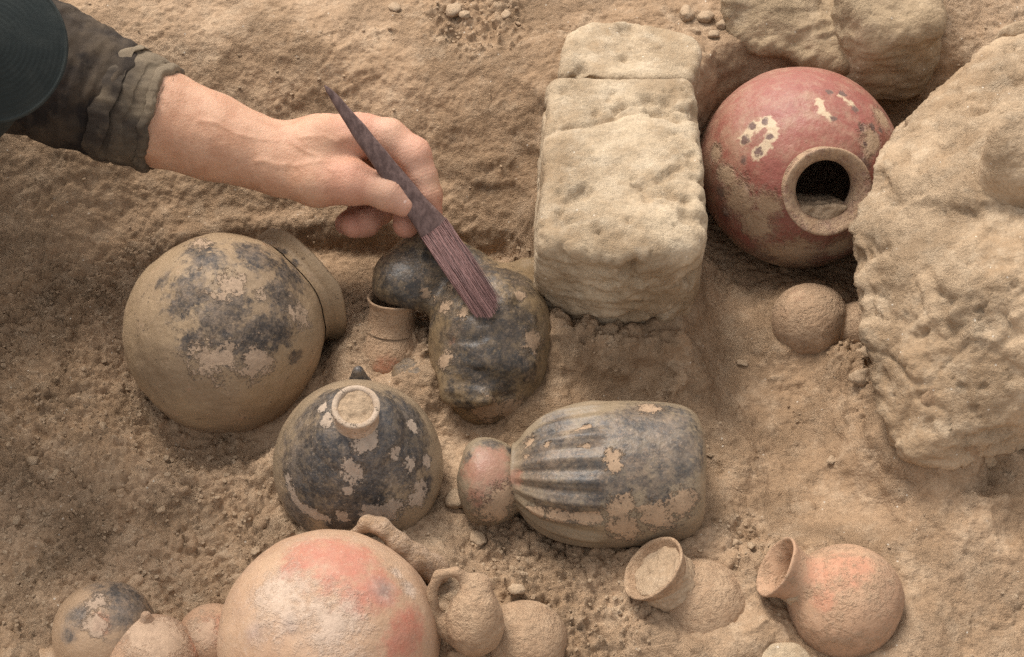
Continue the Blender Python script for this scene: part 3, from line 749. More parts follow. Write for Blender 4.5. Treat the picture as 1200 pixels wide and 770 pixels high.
# --- large pinkish jar at the bottom
M_PINK = pot_mat('pinkish_clay', lin(180, 146, 116), lin(168, 132, 102), lin(120, 100, 90), lin(172, 98, 78), lin(196, 168, 136), 30, 1.0, .62, .2)
c = P(386, 750, .045); R = 129*mpp(c)
vessel('pink_jar', c, unit(A(-.25, -.75, .35)), R, [(.93, .36), (1.0, .31), (1.1, .31), (1.2, .37), (1.22, .35), (1.1, .25), (.93, .25)], 260, 160, M_PINK,
       dict(red=[(400, 660, 40), (360, 650, 30), (440, 690, 30), (480, 740, 30), (470, 755, 24), (340, 665, 14), (420, 700, 20)],
            dark=[(450, 690, 12), (300, 740, 12), (340, 730, 8)], dust=[(330, 700, 34), (390, 730, 34), (480, 690, 10), (465, 670, 8)], soil_z=(.0, -.05)),
       'large round pinkish jar cut off by the bottom edge of the picture', 'jar', .36, wob=.03, seed=33)
# --- dark topped pot lower left
M_POT9 = pot_mat('grey_topped_clay', lin(166, 136, 106), lin(152, 124, 96), lin(38, 38, 38), lin(176, 122, 92), lin(186, 156, 122), 44, 1.2, .5, .08)
c = P(124, 742, .028); R = 60*mpp(c)
vessel('small_pot', c, unit(A(-.7, -.35, -.2)), R, [(.93, .36), (1.0, .31), (1.1, .31), (1.2, .37), (1.22, .35), (1.1, .25), (.93, .25)], 170, 110, M_POT9,
       dict(dark=[(155, 700, 38), (168, 695, 26), (145, 720, 20), (90, 720, 14), (80, 745, 10)], dust=[(115, 705, 12), (110, 730, 14)], red=[(118, 730, 10)], soil_z=(.0, -.03)),
       'small round pot with a blackened top in the lower left corner', 'pot', .36, wob=.04, seed=36)
c = P(178, 778, .022); R = 58*mpp(c)
pn = vessel('small_pot', c, unit(A(-.2, -.9, -.1)), R, [(.93, .36), (1.0, .31), (1.1, .31), (1.2, .37), (1.22, .35), (1.1, .25), (.93, .25)], 150, 90, M_ORG,
       dict(dust=[(190, 745, 40), (160, 740, 20)], red=[(230, 760, 14)], soil_z=(.0, -.03)),
       'buff pot with a small knob, in front of the blackened pot', 'pot', .36, wob=.09, seed=38)
b = P(171, 722, .062)
hV, hF = surface_nets(lambda X, Y, Z: ball_chain(X, Y, Z, [tuple(b - A(0, .004, .016)) + (.010,), tuple(b) + (.0045,)]), b - .04, b + .03, .0018)
part('knob', hV, hF, M_ORG, pn, masks(hV, hF, dust=.7))
c = P(250, 752, .012); R = 42*mpp(c)
vessel('small_pot', c, unit(A(.5, -.8, -.1)), R, [(.93, .36), (1.0, .31), (1.1, .31), (1.2, .37), (1.22, .35), (1.1, .25), (.93, .25)], 130, 80, M_ORG,
       dict(dust=[(240, 740, 20)], red=[(252, 735, 18)], soil_z=(-.005, -.03)),
       'small buff pot squeezed between the knobbed pot and the pinkish jar', 'pot', .36, wob=.10, seed=40)
# --- little jug with loop handle, right of the pink jar
c = PG(552, 722, .018); s = mpp(c)
_j0 = c[2] - .018
def PJ(a, b_, z): return P(a, b_, z + _j0 + .008)
def jug(X, Y, Z):
    d = ellip(X, Y, Z, PJ(556, 735, .012), E3, (34*s, 34*s, 36*s))
    d = smin(d, ball_chain(X, Y, Z, [tuple(PJ(557, 708, .030)) + (24*s,), tuple(PJ(560, 690, .036)) + (19*s,)]), .016)
    h = ball_chain(X, Y, Z, [tuple(PJ(550, 684, .042)) + (8*s,), tuple(PJ(534, 670, .050)) + (8*s,), tuple(PJ(515, 673, .048)) + (7.5*s,), tuple(PJ(506, 692, .036)) + (7*s,), tuple(PJ(508, 715, .020)) + (7.5*s,), tuple(PJ(520, 738, .006)) + (9*s,), tuple(PJ(538, 748, .002)) + (10*s,)])
    return smin(d, h, .008)
V, F = surface_nets(jug, c - A(.065, .075, .06), c + A(.06, .075, .06), .0021)
V = relax(V, F, 1); N = normals(V, F); V = V + N*(fbm(V, 40, 4, 44)*.003)[:, None]
o = place('jug', V, F, M_POTS, 'small soil coated jug with a loop handle against the pinkish jar', 'jug')
for k, v in masks(V, F, soil=.55).items():
    at = o.data.attributes.new(k, 'FLOAT', 'POINT'); at.data.foreach_set('value', v.astype(np.float32))
# --- handle of a buried vessel
c = PG(460, 640, .02); s = mpp(c)
_j0 = c[2] - .02
def loop(X, Y, Z):
    return ball_chain(X, Y, Z, [tuple(PJ(412, 650, -.004)) + (7*s,), tuple(PJ(416, 628, .026)) + (7*s,), tuple(PJ(430, 613, .042)) + (7.5*s,), tuple(PJ(448, 617, .042)) + (9*s,), tuple(PJ(466, 636, .030)) + (12*s,), tuple(PJ(486, 654, .014)) + (15*s,), tuple(PJ(510, 668, -.004)) + (18*s,)], .006)
V, F = surface_nets(loop, c - A(.07, .06, .05), c + A(.07, .06, .05), .002)
V = relax(V, F, 1); N = normals(V, F); V = V + N*(fbm(V, 50, 4, 47)*.0025)[:, None]
o = place('pot_handle', V, F, M_POTS, 'looped clay handle of a buried vessel behind the pinkish jar', 'handle')
for k, v in masks(V, F, dust=.5, soil_z=(c[2], c[2] - .04)).items():
    at = o.data.attributes.new(k, 'FLOAT', 'POINT'); at.data.foreach_set('value', v.astype(np.float32))
c = P(614, 756, .016); R = 52*mpp(c)
vessel('small_pot', c, unit(A(.3, -.9, -.2)), R, [(.93, .36), (1.0, .31), (1.1, .31), (1.2, .37), (1.22, .35), (1.1, .25), (.93, .25)], 150, 90, M_POTS,
       dict(soil=.55),
       'soil coated round pot at the bottom edge right of the jug', 'pot', .36, wob=.12, seed=50)

# ------------------------------------------------------------------ person kneeling at the left, reaching over the pots
HUP = .012
def q4(px, py, d, r_px):
    p = Q(px, py, d + HUP); return tuple(p) + (r_px*mpp(p),)
M_SKIN = NT('skin')
_b = M_SKIN
_c = _b.mix(_b.ss(_b.noise(40, 4), .38, .66), lin(190, 146, 116), lin(178, 131, 101))
_c = _b.mix(_b.math('MULTIPLY', _b.attr('m_flush'), .55), _c, lin(190, 118, 102))
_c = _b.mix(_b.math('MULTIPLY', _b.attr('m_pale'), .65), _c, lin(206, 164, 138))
_c = _b.mix(_b.math('MULTIPLY', _b.ss(_b.noise(160, 4, .7), .5, .72), .18), _c, lin(170, 130, 98))
_h = _b.math('ADD', _b.noise(420, 4, .7), _b.math('MULTIPLY', _b.noise(90, 4), .8))
_b.b.inputs['Subsurface Weight'].default_value = .12; _b.b.inputs['Subsurface Radius'].default_value = (.006, .0025, .0015); _b.b.inputs['Subsurface Scale'].default_value = 1.0
M_SKIN = _b.done(_c, .55, _b.bump(_h, .0011, .8), .35)
arm = [q4(-150, -5, .10, 58), q4(60, 82, .075, 60), q4(190, 140, .065, 52), q4(250, 161, .063, 46), q4(300, 178, .062, 38), q4(335, 188, .062, 34)]
mc = [[q4(325, 186, .066, 30), q4(375, 172, .072, 31), q4(428, 160, .074, 25)],
      [q4(322, 184, .050, 30), q4(372, 168, .050, 30), q4(420, 158, .050, 25)],
      [q4(322, 190, .042, 28), q4(370, 184, .032, 28), q4(410, 178, .026, 24)],
      [q4(322, 196, .036, 26), q4(365, 200, .020, 26), q4(398, 202, .008, 21)]]
thenar = [q4(330, 200, .072, 30), q4(372, 212, .082, 28), q4(408, 214, .088, 24)]
fingers = [
    [q4(400, 212, .088, 25), q4(414, 214, .090, 24.5), q4(446, 222, .092, 19.5), q4(455, 226, .092, 20), q4(473, 238, .087, 16.5)],          # thumb
    [q4(428, 158, .074, 24), q4(455, 162, .078, 22.5), q4(484, 182, .079, 21), q4(494, 206, .076, 18), q4(500, 228, .073, 17), q4(504, 249, .070, 14.5)],  # index
    [q4(420, 158, .050, 24), q4(462, 178, .040, 21), q4(478, 205, .034, 20), q4(480, 240, .044, 17.5), q4(476, 264, .054, 15.5)],  # middle
    [q4(410, 178, .026, 23), q4(446, 212, .010, 20), q4(446, 244, .016, 18), q4(428, 260, .034, 17), q4(414, 264, .042, 15)],  # ring
    [q4(398, 202, .008, 20), q4(424, 228, -.008, 17), q4(424, 252, -.002, 15), q4(406, 262, .012, 14)]]  # little
def armhand(X, Y, Z):
    d = ball_chain(X, Y, Z, arm, .02)
    for m_ in mc: d = smin(d, ball_chain(X, Y, Z, m_, .012), .016)
    d = smin(d, ball_chain(X, Y, Z, thenar, .012), .014)
    out = d
    for f_ in fingers: out = np.minimum(out, smin(d, ball_chain(X, Y, Z, f_, .006), .007))
    return out
allp = np.array(arm[1:] + sum(mc, []) + sum(fingers, []))
lo = (allp[:, :3] - allp[:, 3:]).min(0) - .004; hi = (allp[:, :3] + allp[:, 3:]).max(0) + .004
V, F = surface_nets(armhand, lo, hi, .0019)
V = relax(V, F, 2, .4); N = normals(V, F)
# skin folds over the joints and tendons on the back of the hand
fold = 0
for f_ in fingers:
    for k in range(1, len(f_) - 1):
        j = np.array(f_[k]); dd = np.array(f_[k + 1])[:3] - np.array(f_[k - 1])[:3]; dd = unit(dd)
        t = (V - j[:3]) @ dd; rr = np.linalg.norm(V - j[:3], axis=1)
        fold = fold + np.sin(t*1900 + fbm(V, 60, 2, 7)*3)*np.exp(-(t/.006)**2)*sstep(j[3]*2.0, j[3]*1.2, rr)
V = V + N*(-.00028*fold + fbm(V, 35, 3, 3)*.0011 + fbm(V, 160, 2, 5)*.0002)[:, None]
_tc = unit(CAM)
for m_ in mc[:3]:
    _p = [np.array(q)[:3] + _tc*q[3]*.9 for q in m_]
    V = V + N*(.0012*np.exp(-(polyline_dist(V, _p)/.005)**2))[:, None]
for vv in ([(235, 140), (275, 160), (320, 168), (360, 160), (395, 168)], [(300, 190), (345, 196), (385, 190)], [(330, 170), (365, 182), (390, 200)]):
    _hv = [h[0][0] for h in hits(V, F, [(a, b, 4) for a, b in vv])]
    V = V + N*(.0009*np.exp(-(polyline_dist(V + fbm(V, 25, 2, 15)[:, None]*.006, _hv)/.0022)**2))[:, None]
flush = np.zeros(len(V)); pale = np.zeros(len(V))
for f_ in fingers:
    tip = np.array(f_[-1]); flush = np.maximum(flush, np.clip(1.2 - np.linalg.norm(V - tip[:3], axis=1)/(tip[3]*2.2), 0, 1))
for j in (fingers[1][0], fingers[1][2], fingers[0][1], mc[1][2]):
    flush = np.maximum(flush, .8*np.clip(1.3 - np.linalg.norm(V - np.array(j)[:3], axis=1)/(j[3]*1.6), 0, 1))
for f_ in fingers[3:]:
    for j in f_[2:]: flush = np.maximum(flush, .9*np.clip(1.4 - np.linalg.norm(V - np.array(j)[:3], axis=1)/(j[3]*1.6), 0, 1))
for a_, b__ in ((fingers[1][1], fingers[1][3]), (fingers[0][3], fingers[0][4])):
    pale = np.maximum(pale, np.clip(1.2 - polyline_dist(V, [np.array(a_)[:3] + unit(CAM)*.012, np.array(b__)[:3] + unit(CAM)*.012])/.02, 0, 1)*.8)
person = empty('person', (-.98, .02, .10), 'person in a dark worn jacket and green cap reaching in with a brush', 'person')
skinV, skinF = [V], [F]; skA = [flush, pale]
# head under the cap (looks down to the right, off the left edge)
CAPC = Q(-135, 45, .40); capn = unit(unit(CAM - CAPC) + A(.1, .15, .25)); cape1 = unit(A(1, -.05, 0) - capn*np.dot(A(1, -.05, 0), capn)); cape2 = np.cross(capn, cape1)
hx = CAPC - capn*.055
neckb = hx - capn*.10 - cape1*.10
def head(X, Y, Z):
    d = ellip(X, Y, Z, hx, (cape1, cape2, capn), (.094, .074, .10))
    d = smin(d, ellip(X, Y, Z, hx - capn*.075 + cape1*.022, (cape1, cape2, capn), (.062, .055, .058)), .03)          # jaw
    nb = hx + cape1*.086 - capn*.03
    d = smin(d, ball_chain(X, Y, Z, [tuple(nb) + (.009,), tuple(nb - capn*.035 + cape1*.014) + (.012,)]), .012)       # nose
    mo = hx + cape1*.078 - capn*.085
    d = smin(d, ball_chain(X, Y, Z, [tuple(mo - cape2*.018) + (.006,), tuple(mo + cape2*.018) + (.006,)]), .008)
    for sg in (-1, 1):
        d = smin(d, ellip(X, Y, Z, hx + cape2*sg*.074 - capn*.03 - cape1*.01, (cape1, cape2, capn), (.018, .010, .03)), .006)
        d = smax(d, -ellip(X, Y, Z, hx + cape1*.094 + cape2*sg*.032 - capn*.028, (cape1, cape2, capn), (.012, .016, .010)), .006)
    return smin(d, ball_chain(X, Y, Z, [tuple(hx - capn*.06 - cape1*.03) + (.055,), tuple(neckb) + (.06,)]), .03)
hV, hF = surface_nets(head, hx - .2, hx + .16, .004)
hV = relax(hV, hF, 2)
part('body', np.vstack([V, hV]), np.vstack([F, hF + len(V)]), M_SKIN, person,
     {'m_flush': np.concatenate([flush, np.full(len(hV), .2)]), 'm_pale': np.concatenate([pale, np.zeros(len(hV))])})
# fingernail of the thumb
M_NAIL = NT('nail').done(lin(214, 176, 156), .35, None, .5)
tp = np.array(fingers[0][-1]); td = unit(np.array(fingers[0][-1])[:3] - np.array(fingers[0][-2])[:3])
nn = unit(unit(CAM - tp[:3])*.95 + UPV*.12); nn = unit(nn - td*np.dot(nn, td)); ns = np.cross(td, nn)
u, v = np.meshgrid(np.linspace(-1, 1, 15), np.linspace(-1, 1, 17), indexing='ij')
nl = tp[:3] - td*.005 + nn[None, None]*(tp[3]*1.07 - .0022*u[..., None]**2 - .0012*np.clip(v, 0, 1)[..., None]**2) + ns*(u*.0062*np.sqrt(np.clip(1 - .45*v**2, 0, 1)))[..., None] + td*(v*.0062)[..., None]
nV = np.concatenate([nl.reshape(-1, 3), (nl - nn*.0015).reshape(-1, 3)]); g = gridfaces(15, 17)
part('fingernail', nV, np.vstack([g[:, ::-1], g + 255]), M_NAIL, person)
# sleeve: a tube of cloth with folds
def cloth_mat(name, c0, c1, c2, k0=.42, k1=.6):
    m = NT(name)
    c_ = m.mix(m.ss(m.noise(16, 4, .6), k0, k1), c0, c1)
    c_ = m.mix(m.math('MULTIPLY', m.ss(m.noise(42, 5, .6), .5, .78), .35), c_, c2)
    c_ = m.mix(m.math('MULTIPLY', m.attr('m_wear_glint'), .6), c_, c2)  # worn cloth, and on the visor a painted rim highlight
    w = m.n('ShaderNodeTexWave'); w.inputs['Scale'].default_value = 420; w.inputs['Distortion'].default_value = 1.5; m.l(m.co, w.inputs['Vector'])
    h = m.math('ADD', m.math('MULTIPLY', w.outputs['Fac'], .35), m.noise(240, 3, .7))
    return m.done(c_, .9, m.bump(h, .0009, .7), .15)
M_JACK = cloth_mat('worn_jacket', lin(38, 33, 30), lin(50, 43, 38), lin(106, 90, 72))
M_CUFF = cloth_mat('faded_cuff', lin(60, 52, 45), lin(104, 90, 73), lin(150, 132, 108), .36, .56)
M_CAP = cloth_mat('green_cap_cloth', lin(42, 46, 44), lin(50, 53, 50), lin(66, 67, 62))
M_TROU = cloth_mat('brown_trousers', lin(62, 54, 46), lin(74, 66, 56), lin(98, 86, 70))
def tube(path, n, m, wr, seed, squash=1.0):            # path rows (x, y, z, r) -> cloth tube
    pp = spline4(path, n); c_ = pp[:, :3]; r_ = pp[:, 3]
    tg = np.gradient(c_, axis=0); tg /= np.linalg.norm(tg, axis=1)[:, None]
    e1 = np.cross(UPV, tg); e1 /= np.linalg.norm(e1, axis=1)[:, None]; e2 = np.cross(tg, e1)
    th = np.linspace(0, 2*np.pi, m, endpoint=False)
    V_ = c_[:, None] + r_[:, None, None]*(np.cos(th)[None, :, None]*e1[:, None] + np.sin(th)[None, :, None]*e2[:, None])
    L = np.concatenate([[0], np.cumsum(np.linalg.norm(np.diff(c_, axis=0), axis=1))])
    return V_.reshape(-1, 3), gridfaces(n, m, True), L, th, r_
def spline4(pts, n):
    p = np.array(pts, float); q = np.vstack([2*p[0] - p[1], p, 2*p[-1] - p[-2]]); out = []
    for k in range(1, len(q) - 2):
        t = np.linspace(0, 1, 24, endpoint=False)[:, None]; a, b_, c_, d = q[k-1], q[k], q[k+1], q[k+2]
        out.append(0.5*((2*b_) + (c_ - a)*t + (2*a - 5*b_ + 4*c_ - d)*t**2 + (3*b_ - a - 3*c_ + d)*t**3))
    out = np.vstack(out + [p[-1:]])
    s_ = np.concatenate([[0], np.cumsum(np.linalg.norm(np.diff(out, axis=0), axis=1))]); u_ = np.linspace(0, s_[-1], n)
    return np.stack([np.interp(u_, s_, out[:, k]) for k in range(4)], -1)
elbow = Q(-150, 0, .10)
shoulder = A(-.76, .14, .46)
path = [q4(158, 128, .066, 63), q4(120, 112, .068, 70), q4(60, 86, .074, 78), q4(0, 60, .082, 86), q4(-80, 24, .092, 92), tuple(elbow) + (.082,)]
V, F, L, th, r_ = tube(path, 190, 220, 0, 1)
N = normals(V, F)
LL = np.repeat(L, len(th)); TT = np.tile(th, len(L))
wp = np.stack([LL*1.0, np.cos(TT)*.05, np.sin(TT)*.05], -1)
fold = fbm(wp*A(1, .55, .55), 38, 3, 9) + .7*ridged(wp*A(1, .5, .5) + A(.3, 0, 0), 22, 3, 14)
near_c = np.exp(-LL/.05)
d_ = fold*(.0045 + .003*near_c) + fbm(wp, 90, 3, 19)*.0014 - .004*np.exp(-((LL)/.008)**2)
sgn = np.sign(np.mean(np.sum(N*(V - np.repeat(spline4(path, 190)[:, :3], len(th), 0)), 1)))
V = V + sgn*N*d_[:, None]
wear = np.clip(fbm(wp, 22, 4, 23)*1.5 + .35*np.exp(-((LL - .05)/.05)**2)*np.clip(np.sin(TT) + .2, 0, 1) + .15*(fold > .35), 0, 1)
slv = part('sleeve', V, F, M_JACK, person, {'m_wear_glint': wear})
cpath = [q4(192, 141, .065, 55), q4(192, 141, .065, 62), q4(189, 140, .065, 66.5), q4(180, 137, .065, 67), q4(174, 135, .066, 64.5), q4(168, 132.5, .066, 67.5), q4(158, 128, .066, 70), q4(150, 125, .066, 68.5), q4(146, 123.5, .066, 72), q4(138, 120, .067, 73), q4(134, 118, .067, 69)]
V, F, L, th, r_ = tube(cpath, 110, 220, 0, 2)
LL = np.repeat(L, len(th)); TT = np.tile(th, len(L)); wp = np.stack([LL, np.cos(TT)*.05, np.sin(TT)*.05], -1)
cc = np.repeat(spline4(cpath, 110)[:, :3], len(th), 0); rd = V - cc; rd /= np.linalg.norm(rd, axis=1)[:, None]
axc = unit(Q(192, 141, .065) - Q(134, 118, .067))
V = V + rd*(fbm(wp*A(.7, 1, 1), 45, 4, 29)*.0042)[:, None] + axc*(fbm(np.stack([np.cos(TT), np.sin(TT), np.zeros_like(TT)], -1), 1.6, 3, 33)*.010)[:, None]
cuff = mk('cuff', V - np.array(person.location), F, M_CUFF, None, {'m_wear_glint': np.clip(.25 + fbm(wp, 30, 4, 31)*.9 + .35*np.sin(TT), 0, 1)}); cuff.parent = slv  # patchy wear, with the tone paler towards the cuff's upper side
# jacket body, upper arms, trousers
hipc = A(-1.13, .02, .34)
def jacket(X, Y, Z):
    nb = neckb
    d = ball_chain(X, Y, Z, [tuple(nb + A(-.05, 0, -.02)) + (.085,), tuple(nb + A(-.16, .0, -.03)) + (.15,), tuple(hipc + A(.14, 0, .05)) + (.15,), tuple(hipc) + (.16,)], .05)
    d = smin(d, ball_chain(X, Y, Z, [tuple(nb + A(-.14, .12, -.03)) + (.085,), tuple(shoulder) + (.08,), tuple(elbow) + (.080,)], .03), .05)
    d = smin(d, ball_chain(X, Y, Z, [tuple(nb + A(-.14, -.14, -.03)) + (.085,), (-.80, -.26, .36, .070), (-.74, -.30, .25, .060), (-.72, -.28, .17, .050)], .03), .05)
    return d
V, F = surface_nets(jacket, A(-1.40, -.45, .02), A(-.42, .36, .72), .0075)
V = relax(V, F, 2); N = normals(V, F); V = V + N*(fbm(V, 14, 3, 3)*.010 + ridged(V, 12, 3, 6)*.006)[:, None]
jk = part('jacket', V, F, M_JACK, person, {'m_wear_glint': np.clip(fbm(V, 9, 4, 5), 0, 1)})
def trousers(X, Y, Z):
    d = None
    for sg in (-1, 1):
        q = ball_chain(X, Y, Z, [tuple(hipc + A(0, sg*.08, -.01)) + (.125,), (-.90, sg*.13, .20, .085), (-.93, sg*.13, .17, .075), (-1.32, sg*.12, .16, .055)], .02)
        d = q if d is None else smin(d, q, .03)
    return d
V, F = surface_nets(trousers, A(-1.46, -.34, .02), A(-.74, .34, .56), .008)
V = relax(V, F, 2); N = normals(V, F); V = V + N*(fbm(V, 14, 3, 13)*.010)[:, None]
part('trousers', V, F, M_TROU, person, {'m_wear_glint': np.clip(fbm(V, 9, 4, 8), 0, 1)})
# cap: crown and stitched visor
th = np.linspace(0, 2*np.pi, 90, endpoint=False); ph = np.linspace(.02, 1.62, 40)
crV = CAPC - capn*.045 + (np.sin(ph)[:, None, None]*(np.cos(th)[None, :, None]*cape1*.116 + np.sin(th)[None, :, None]*cape2*.097)) + np.cos(ph)[:, None, None]*capn*.108*np.ones((1, 90, 1))
crV = crV.reshape(-1, 3); seam = np.abs(np.sin(np.tile(th, 40)*3)); crV += unit(capn)*0
crV = crV + (crV - CAPC)*(-.02*np.exp(-(seam/.06)**2))[:, None]
cap = part('cap', crV, gridfaces(40, 90, True)[:, ::-1], M_CAP, person, {'m_wear_glint': np.clip(fbm(crV, 20, 3, 4), 0, 1)})
VC = Q(-14, 50, .40); vr = 91*mpp(VC)
vn = unit(unit(CAM - VC) + A(.05, .1, .1)); v1 = unit(A(1, -.1, .1) - vn*np.dot(A(1, -.1, .1), vn)); v2 = np.cross(vn, v1)
rr, aa = np.meshgrid(np.linspace(.02, 1, 120), np.linspace(-np.pi*.62, np.pi*.62, 130), indexing='ij')
stitch = .00010*np.cos(rr*vr*2*np.pi/.0040)*(rr < .93)
lift = stitch - .016*(rr*np.sin(aa))**2 + .0014*np.exp(-((rr - .975)/.018)**2)
back = -.115*sstep(.25, -1, np.cos(aa))*rr
top = VC + v1*(rr*np.cos(aa)*vr*1.0 + back)[..., None] + v2*(rr*np.sin(aa)*vr*1.02)[..., None] + vn*lift[..., None]
bot = top - vn*.004
vV = np.concatenate([top.reshape(-1, 3), bot.reshape(-1, 3)]); g = gridfaces(120, 130); nq = 120*130
edge = np.arange(129) + 119*130
rim = np.stack([edge, edge + 1, edge + 1 + nq, edge + nq], -1)
vis = mk('visor', vV - np.array(person.location), np.vstack([g, g[:, ::-1] + nq, rim]), M_CAP, None, {'m_wear_glint': np.concatenate([np.clip(fbm(top.reshape(-1, 3), 40, 3, 4)*.8 + .5*np.exp(-((rr.ravel() - .975)/.02)**2), 0, 1)]*2)})  # patchy wear plus a highlight painted into the colour along the visor's rim
vis.parent = cap

# ------------------------------------------------------------------ brush
M_WOOD = NT('worn_wood')
_m = M_WOOD; _mp = _m.n('ShaderNodeMapping'); _mp.inputs['Scale'].default_value = (60, 60, 6); _m.l(_m.co, _mp.inputs['Vector'])
_n = _m.noise(3.0, 5, .7, _mp.outputs[0])
M_WOOD = _m.done(_m.mix(_m.ss(_n, .35, .7), lin(84, 64, 58), lin(122, 98, 90)), .6, _m.bump(_n, .0008), .3)
M_BRIS = NT('red_bristle'); _m = M_BRIS
M_BRIS = _m.done(_m.mix(_m.attr('m_tone'), lin(80, 58, 54), lin(134, 97, 90)), .6, None, .3)
hp0, hp1, hp2 = Q(380, 100, .150), Q(488, 236, .098), Q(516, 278, .090)
_fh = hits(FIGV, FIGF, [(574, 366, 5), (545, 322, 5)])
tipp = _fh[0][0][0] + unit(CAM)*.006; midp = _fh[1][0][0] + unit(CAM)*.012
bax = unit(hp2 - hp0); bsid = unit(np.cross(bax, unit(CAM - hp1))); bnrm = np.cross(bsid, bax)
Lh = np.linalg.norm(hp2 - hp0)
t = np.linspace(0, 1, 60); wid = np.interp(t, [0, .03, .1, .3, .55, .75, .9, 1], [.0005, .0026, .0044, .0078, .0100, .0115, .0145, .0160]); thk = np.interp(t, [0, .03, .1, .5, 1], [.0005, .002, .0032, .0050, .0055])
th = np.linspace(0, 2*np.pi, 40, endpoint=False)
cs = np.sign(np.cos(th))*np.abs(np.cos(th))**.8; sn = np.sign(np.sin(th))*np.abs(np.sin(th))**.8
V = hp0 + (bax*Lh)[None, None]*t[:, None, None] + bsid*(wid[:, None]*cs)[..., None] + bnrm*(thk[:, None]*sn)[..., None]
V = V.reshape(-1, 3); V = V + bsid*(fbm(V, 30, 2, 3)*.001)[:, None]
F = gridfaces(60, 40, True)
br = empty('brush', hp2, 'flat wooden brush with reddish bristles held in the hand over figure vessel', 'brush')
part('handle', V, F, M_WOOD, br)
# bristles: many thin tapered strands, bent where they press on the vessel
rs = np.random.RandomState(5); NB = 900
su = rs.uniform(-1, 1, NB); sv = rs.uniform(-1, 1, NB); ln = 1.05 - .42*rs.uniform(0, 1, NB)**2 - .10*np.abs(su)
st0 = hp2 - bax*.012 + bsid*(su*.0150)[:, None] + bnrm*(sv*.0045)[:, None]
en = tipp + bsid*(su*.0125 + rs.normal(0, .0022, NB))[:, None] + bnrm*(sv*.004)[:, None]
tt = np.linspace(0, 1, 9)
sag = np.sin(tt*np.pi)
_mid = (hp2 + tipp)/2; SAGK = max(.006, float(np.dot(midp - _mid, bnrm)) + .004)
print('brush lift', SAGK, 'tip d', DIST - np.dot(tipp - CAM, FWD), 'mid d', DIST - np.dot(midp - CAM, FWD))
ctr = st0[:, None] + (en - st0)[:, None]*(tt[None, :, None]*ln[:, None, None]) + bnrm[None, None]*(sag*SAGK)[None, :, None] + bsid*(np.sin(tt*3 + rs.uniform(0, 6, NB)[:, None])*.0008)[..., None]
ang = np.array([0, 2.09, 4.19]); rad = (.00055*(1 - .6*tt))[None, :, None, None]
Vb = ctr[:, :, None] + rad*(np.cos(ang)[None, None, :, None]*bsid + np.sin(ang)[None, None, :, None]*bnrm)
base = (np.arange(NB)*27)[:, None, None]; k1 = (np.arange(8)*3)[None, :, None]; k2 = np.arange(3)[None, None]
Fb = np.stack([base + k1 + k2, base + k1 + (k2 + 1) % 3, base + k1 + 3 + (k2 + 1) % 3, base + k1 + 3 + k2], -1).reshape(-1, 4)
bo = part('bristles', Vb.reshape(-1, 3), Fb, M_BRIS, br, {'m_tone': np.repeat(rs.uniform(0, 1, NB), 27)}); bo['kind'] = 'stuff'

# ------------------------------------------------------------------ loose clods and crumbs
def lump(seed, n=2):
    bm = bmesh.new(); bmesh.ops.create_icosphere(bm, subdivisions=max(n, 1), radius=1)
    if n == 0:
        bm.free(); bm = bmesh.new(); bmesh.ops.create_cube(bm, size=1.3); bmesh.ops.triangulate(bm, faces=bm.faces)
    bm.verts.ensure_lookup_table(); bm.verts.index_update()
    V_ = np.array([v.co[:] for v in bm.verts]); F_ = np.array([[v.index for v in f.verts] for f in bm.faces]); bm.free()
    r0 = np.random.RandomState(seed + 100); nn_ = r0.normal(size=(11, 3)); nn_ /= np.linalg.norm(nn_, axis=1)[:, None]; dd_ = r0.uniform(.55, .95, 11)
    dt = np.maximum(V_ @ nn_.T, 1e-3); V_ = V_*np.minimum((dd_/dt).min(1), 1.05)[:, None]
    V_ = V_*(1 + .25*fbm(V_ + seed*3.1, 1.3, 2, seed) + .14*fbm(V_, 4.0, 2, seed + 5))[:, None]
    return V_*A(1, .8, .62), F_
rs = np.random.RandomState(11)
LUMPS = [lump(k, 1) for k in range(10)]; TINY = [lump(k + 20, 0) for k in range(10)]
VV, FF, off = [], [], 0
cand = np.stack([rs.uniform(-.72, .72, 90000), rs.uniform(-.44, .76, 90000)], -1)
keep = rs.uniform(0, 1, 90000) < np.clip(crumb(cand[:, 0], cand[:, 1]) - .12, 0, 1)**1.6*.55
cand = cand[keep][:15000]
sz = .0009 + .0022*rs.uniform(0, 1, len(cand))**3.5 + .0016*(rs.uniform(0, 1, len(cand)) < .05)
zz = gz(cand[:, 0], cand[:, 1])
for k in range(len(cand)):
    lv, lf = (LUMPS if sz[k] > .0017 else TINY)[rs.randint(10)]; a_ = rs.uniform(0, 6.28); ca, sa = math.cos(a_), math.sin(a_)
    v_ = lv*sz[k]; v_ = np.stack([v_[:, 0]*ca - v_[:, 1]*sa, v_[:, 0]*sa + v_[:, 1]*ca, v_[:, 2]], -1) + (cand[k, 0], cand[k, 1], zz[k] + sz[k]*.25)
    VV.append(v_); FF.append(lf + off); off += len(lv)
cb = mk('soil_crumbs', np.vstack(VV), np.vstack(FF), M_CLOD, smooth=False); cb['kind'] = 'stuff'
tag(cb, 'loose crumbs of dry soil strewn over the dig floor', 'soil crumbs')
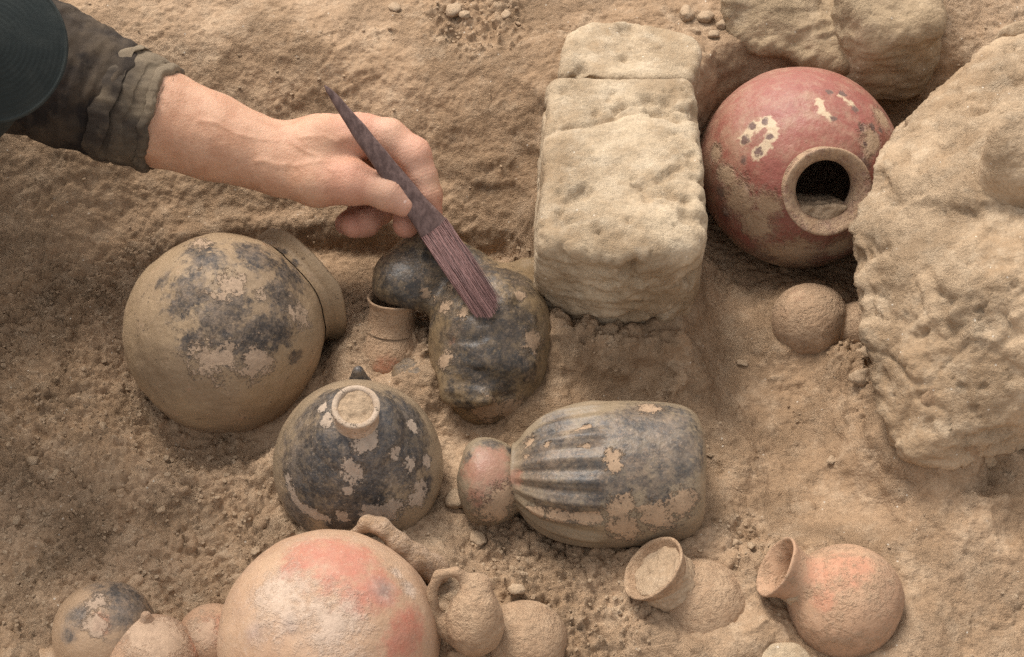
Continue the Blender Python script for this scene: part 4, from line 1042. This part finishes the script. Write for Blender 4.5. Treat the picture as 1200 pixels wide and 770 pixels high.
# clods large enough to pick out
def clod(px, py, z, r_px, seed, label, flat=.62, name='soil_clod', mat=None, group=None):
    p = P(px, py, z)
    for _ in range(4): p = P(px, py, gz(p[0], p[1]))
    V_, F_ = lump(seed, 3); r_ = r_px*mpp(p)
    a_ = seed*1.7; ca, sa = math.cos(a_), math.sin(a_)
    V_ = V_*r_*A(1, 1, flat/.62); V_ = np.stack([V_[:, 0]*ca - V_[:, 1]*sa, V_[:, 0]*sa + V_[:, 1]*ca, V_[:, 2]], -1)
    o_ = mk(name, V_, F_, mat or M_CLOD); o_.location = (p[0], p[1], gz(p[0], p[1]) + r_*flat*.3)
    return tag(o_, label, 'clod', group)
G1 = 'clods at the top of the bank'
clod(530, 14, .15, 13, 1, 'largest dark edged clod at the top edge of the bank', .5, group=G1)
clod(545, 20, .15, 7, 2, 'small clod touching the right end of the largest top clod', group=G1)
clod(462, 8, .15, 9, 3, 'flat pale clod at the top edge, left of the other bank clods', .35, group=G1)
clod(514, 46, .15, 7, 4, 'thin flake of earth on the bank below the top clods', .3, group=G1)
clod(592, 18, .15, 8, 5, 'clod on the bank top nearest the adobe blocks', group=G1)
G2 = 'rubble between the adobe block and grey rock'
for k, (a_, b_, r_, tx) in enumerate([(803, 18, 13, 'largest rubble lump beside the far corner of the short adobe block'), (826, 22, 11, 'rubble lump against the left side of the grey rock'),
      (836, 42, 9, 'rubble lump lowest on the slope above the red jar'), (815, 38, 8, 'small rubble lump right of the short adobe block edge'), (846, 30, 8, 'rubble lump nearest the grey rock face')]):
    clod(a_, b_, .15, r_, 10 + k, tx, .7, group=G2)
G3 = 'clods on the floor around the pots'
clod(558, 632, .0, 13, 20, 'flat chip of earth in front of the ribbed vessel neck', .3, group=G3)
clod(536, 588, .0, 17, 21, 'pale clod tucked between the black jar and the ribbed vessel neck', .6, group=G3)
clod(605, 690, .0, 10, 22, 'clod above the jug on the crumbly slope', .6, group=G3)
clod(880, 640, .0, 6, 23, 'small pale clod just above the orange jar mouth', .6, group=G3)
clod(862, 638, .0, 7, 24, 'clod between the ribbed vessel end and the orange jar', .6, group=G3)
clod(870, 425, .0, 8, 25, 'thin flake of earth in the open floor left of the boulder', .3, group=G3)
clod(975, 540, .0, 7, 26, 'lone clod on the floor near the foot of the boulder', .6, group=G3)
clod(1014, 418, .03, 13, 27, 'soil lump under the neck of the small jar by the boulder', .8, group=G3)
clod(1010, 442, .03, 16, 28, 'larger soil lump wedged under the left edge of the boulder', .8, group=G3)
G4 = 'clods on the left slope'
for k, (a_, b_, r_, tx) in enumerate([(40, 540, 9, 'clod near the left edge level with the black jar'), (62, 555, 9, 'clod just right of the one at the left edge'), (120, 500, 7, 'clod on the slope left of the big sooty pot foot'),
      (190, 600, 7, 'clod halfway between the sooty pot and the blackened pot'), (20, 610, 8, 'clod at the left edge above the blackened pot'), (300, 648, 7, 'clod left of the pinkish jar shoulder')]):
    clod(a_, b_, .0, r_, 40 + k, tx, .6, group=G4)
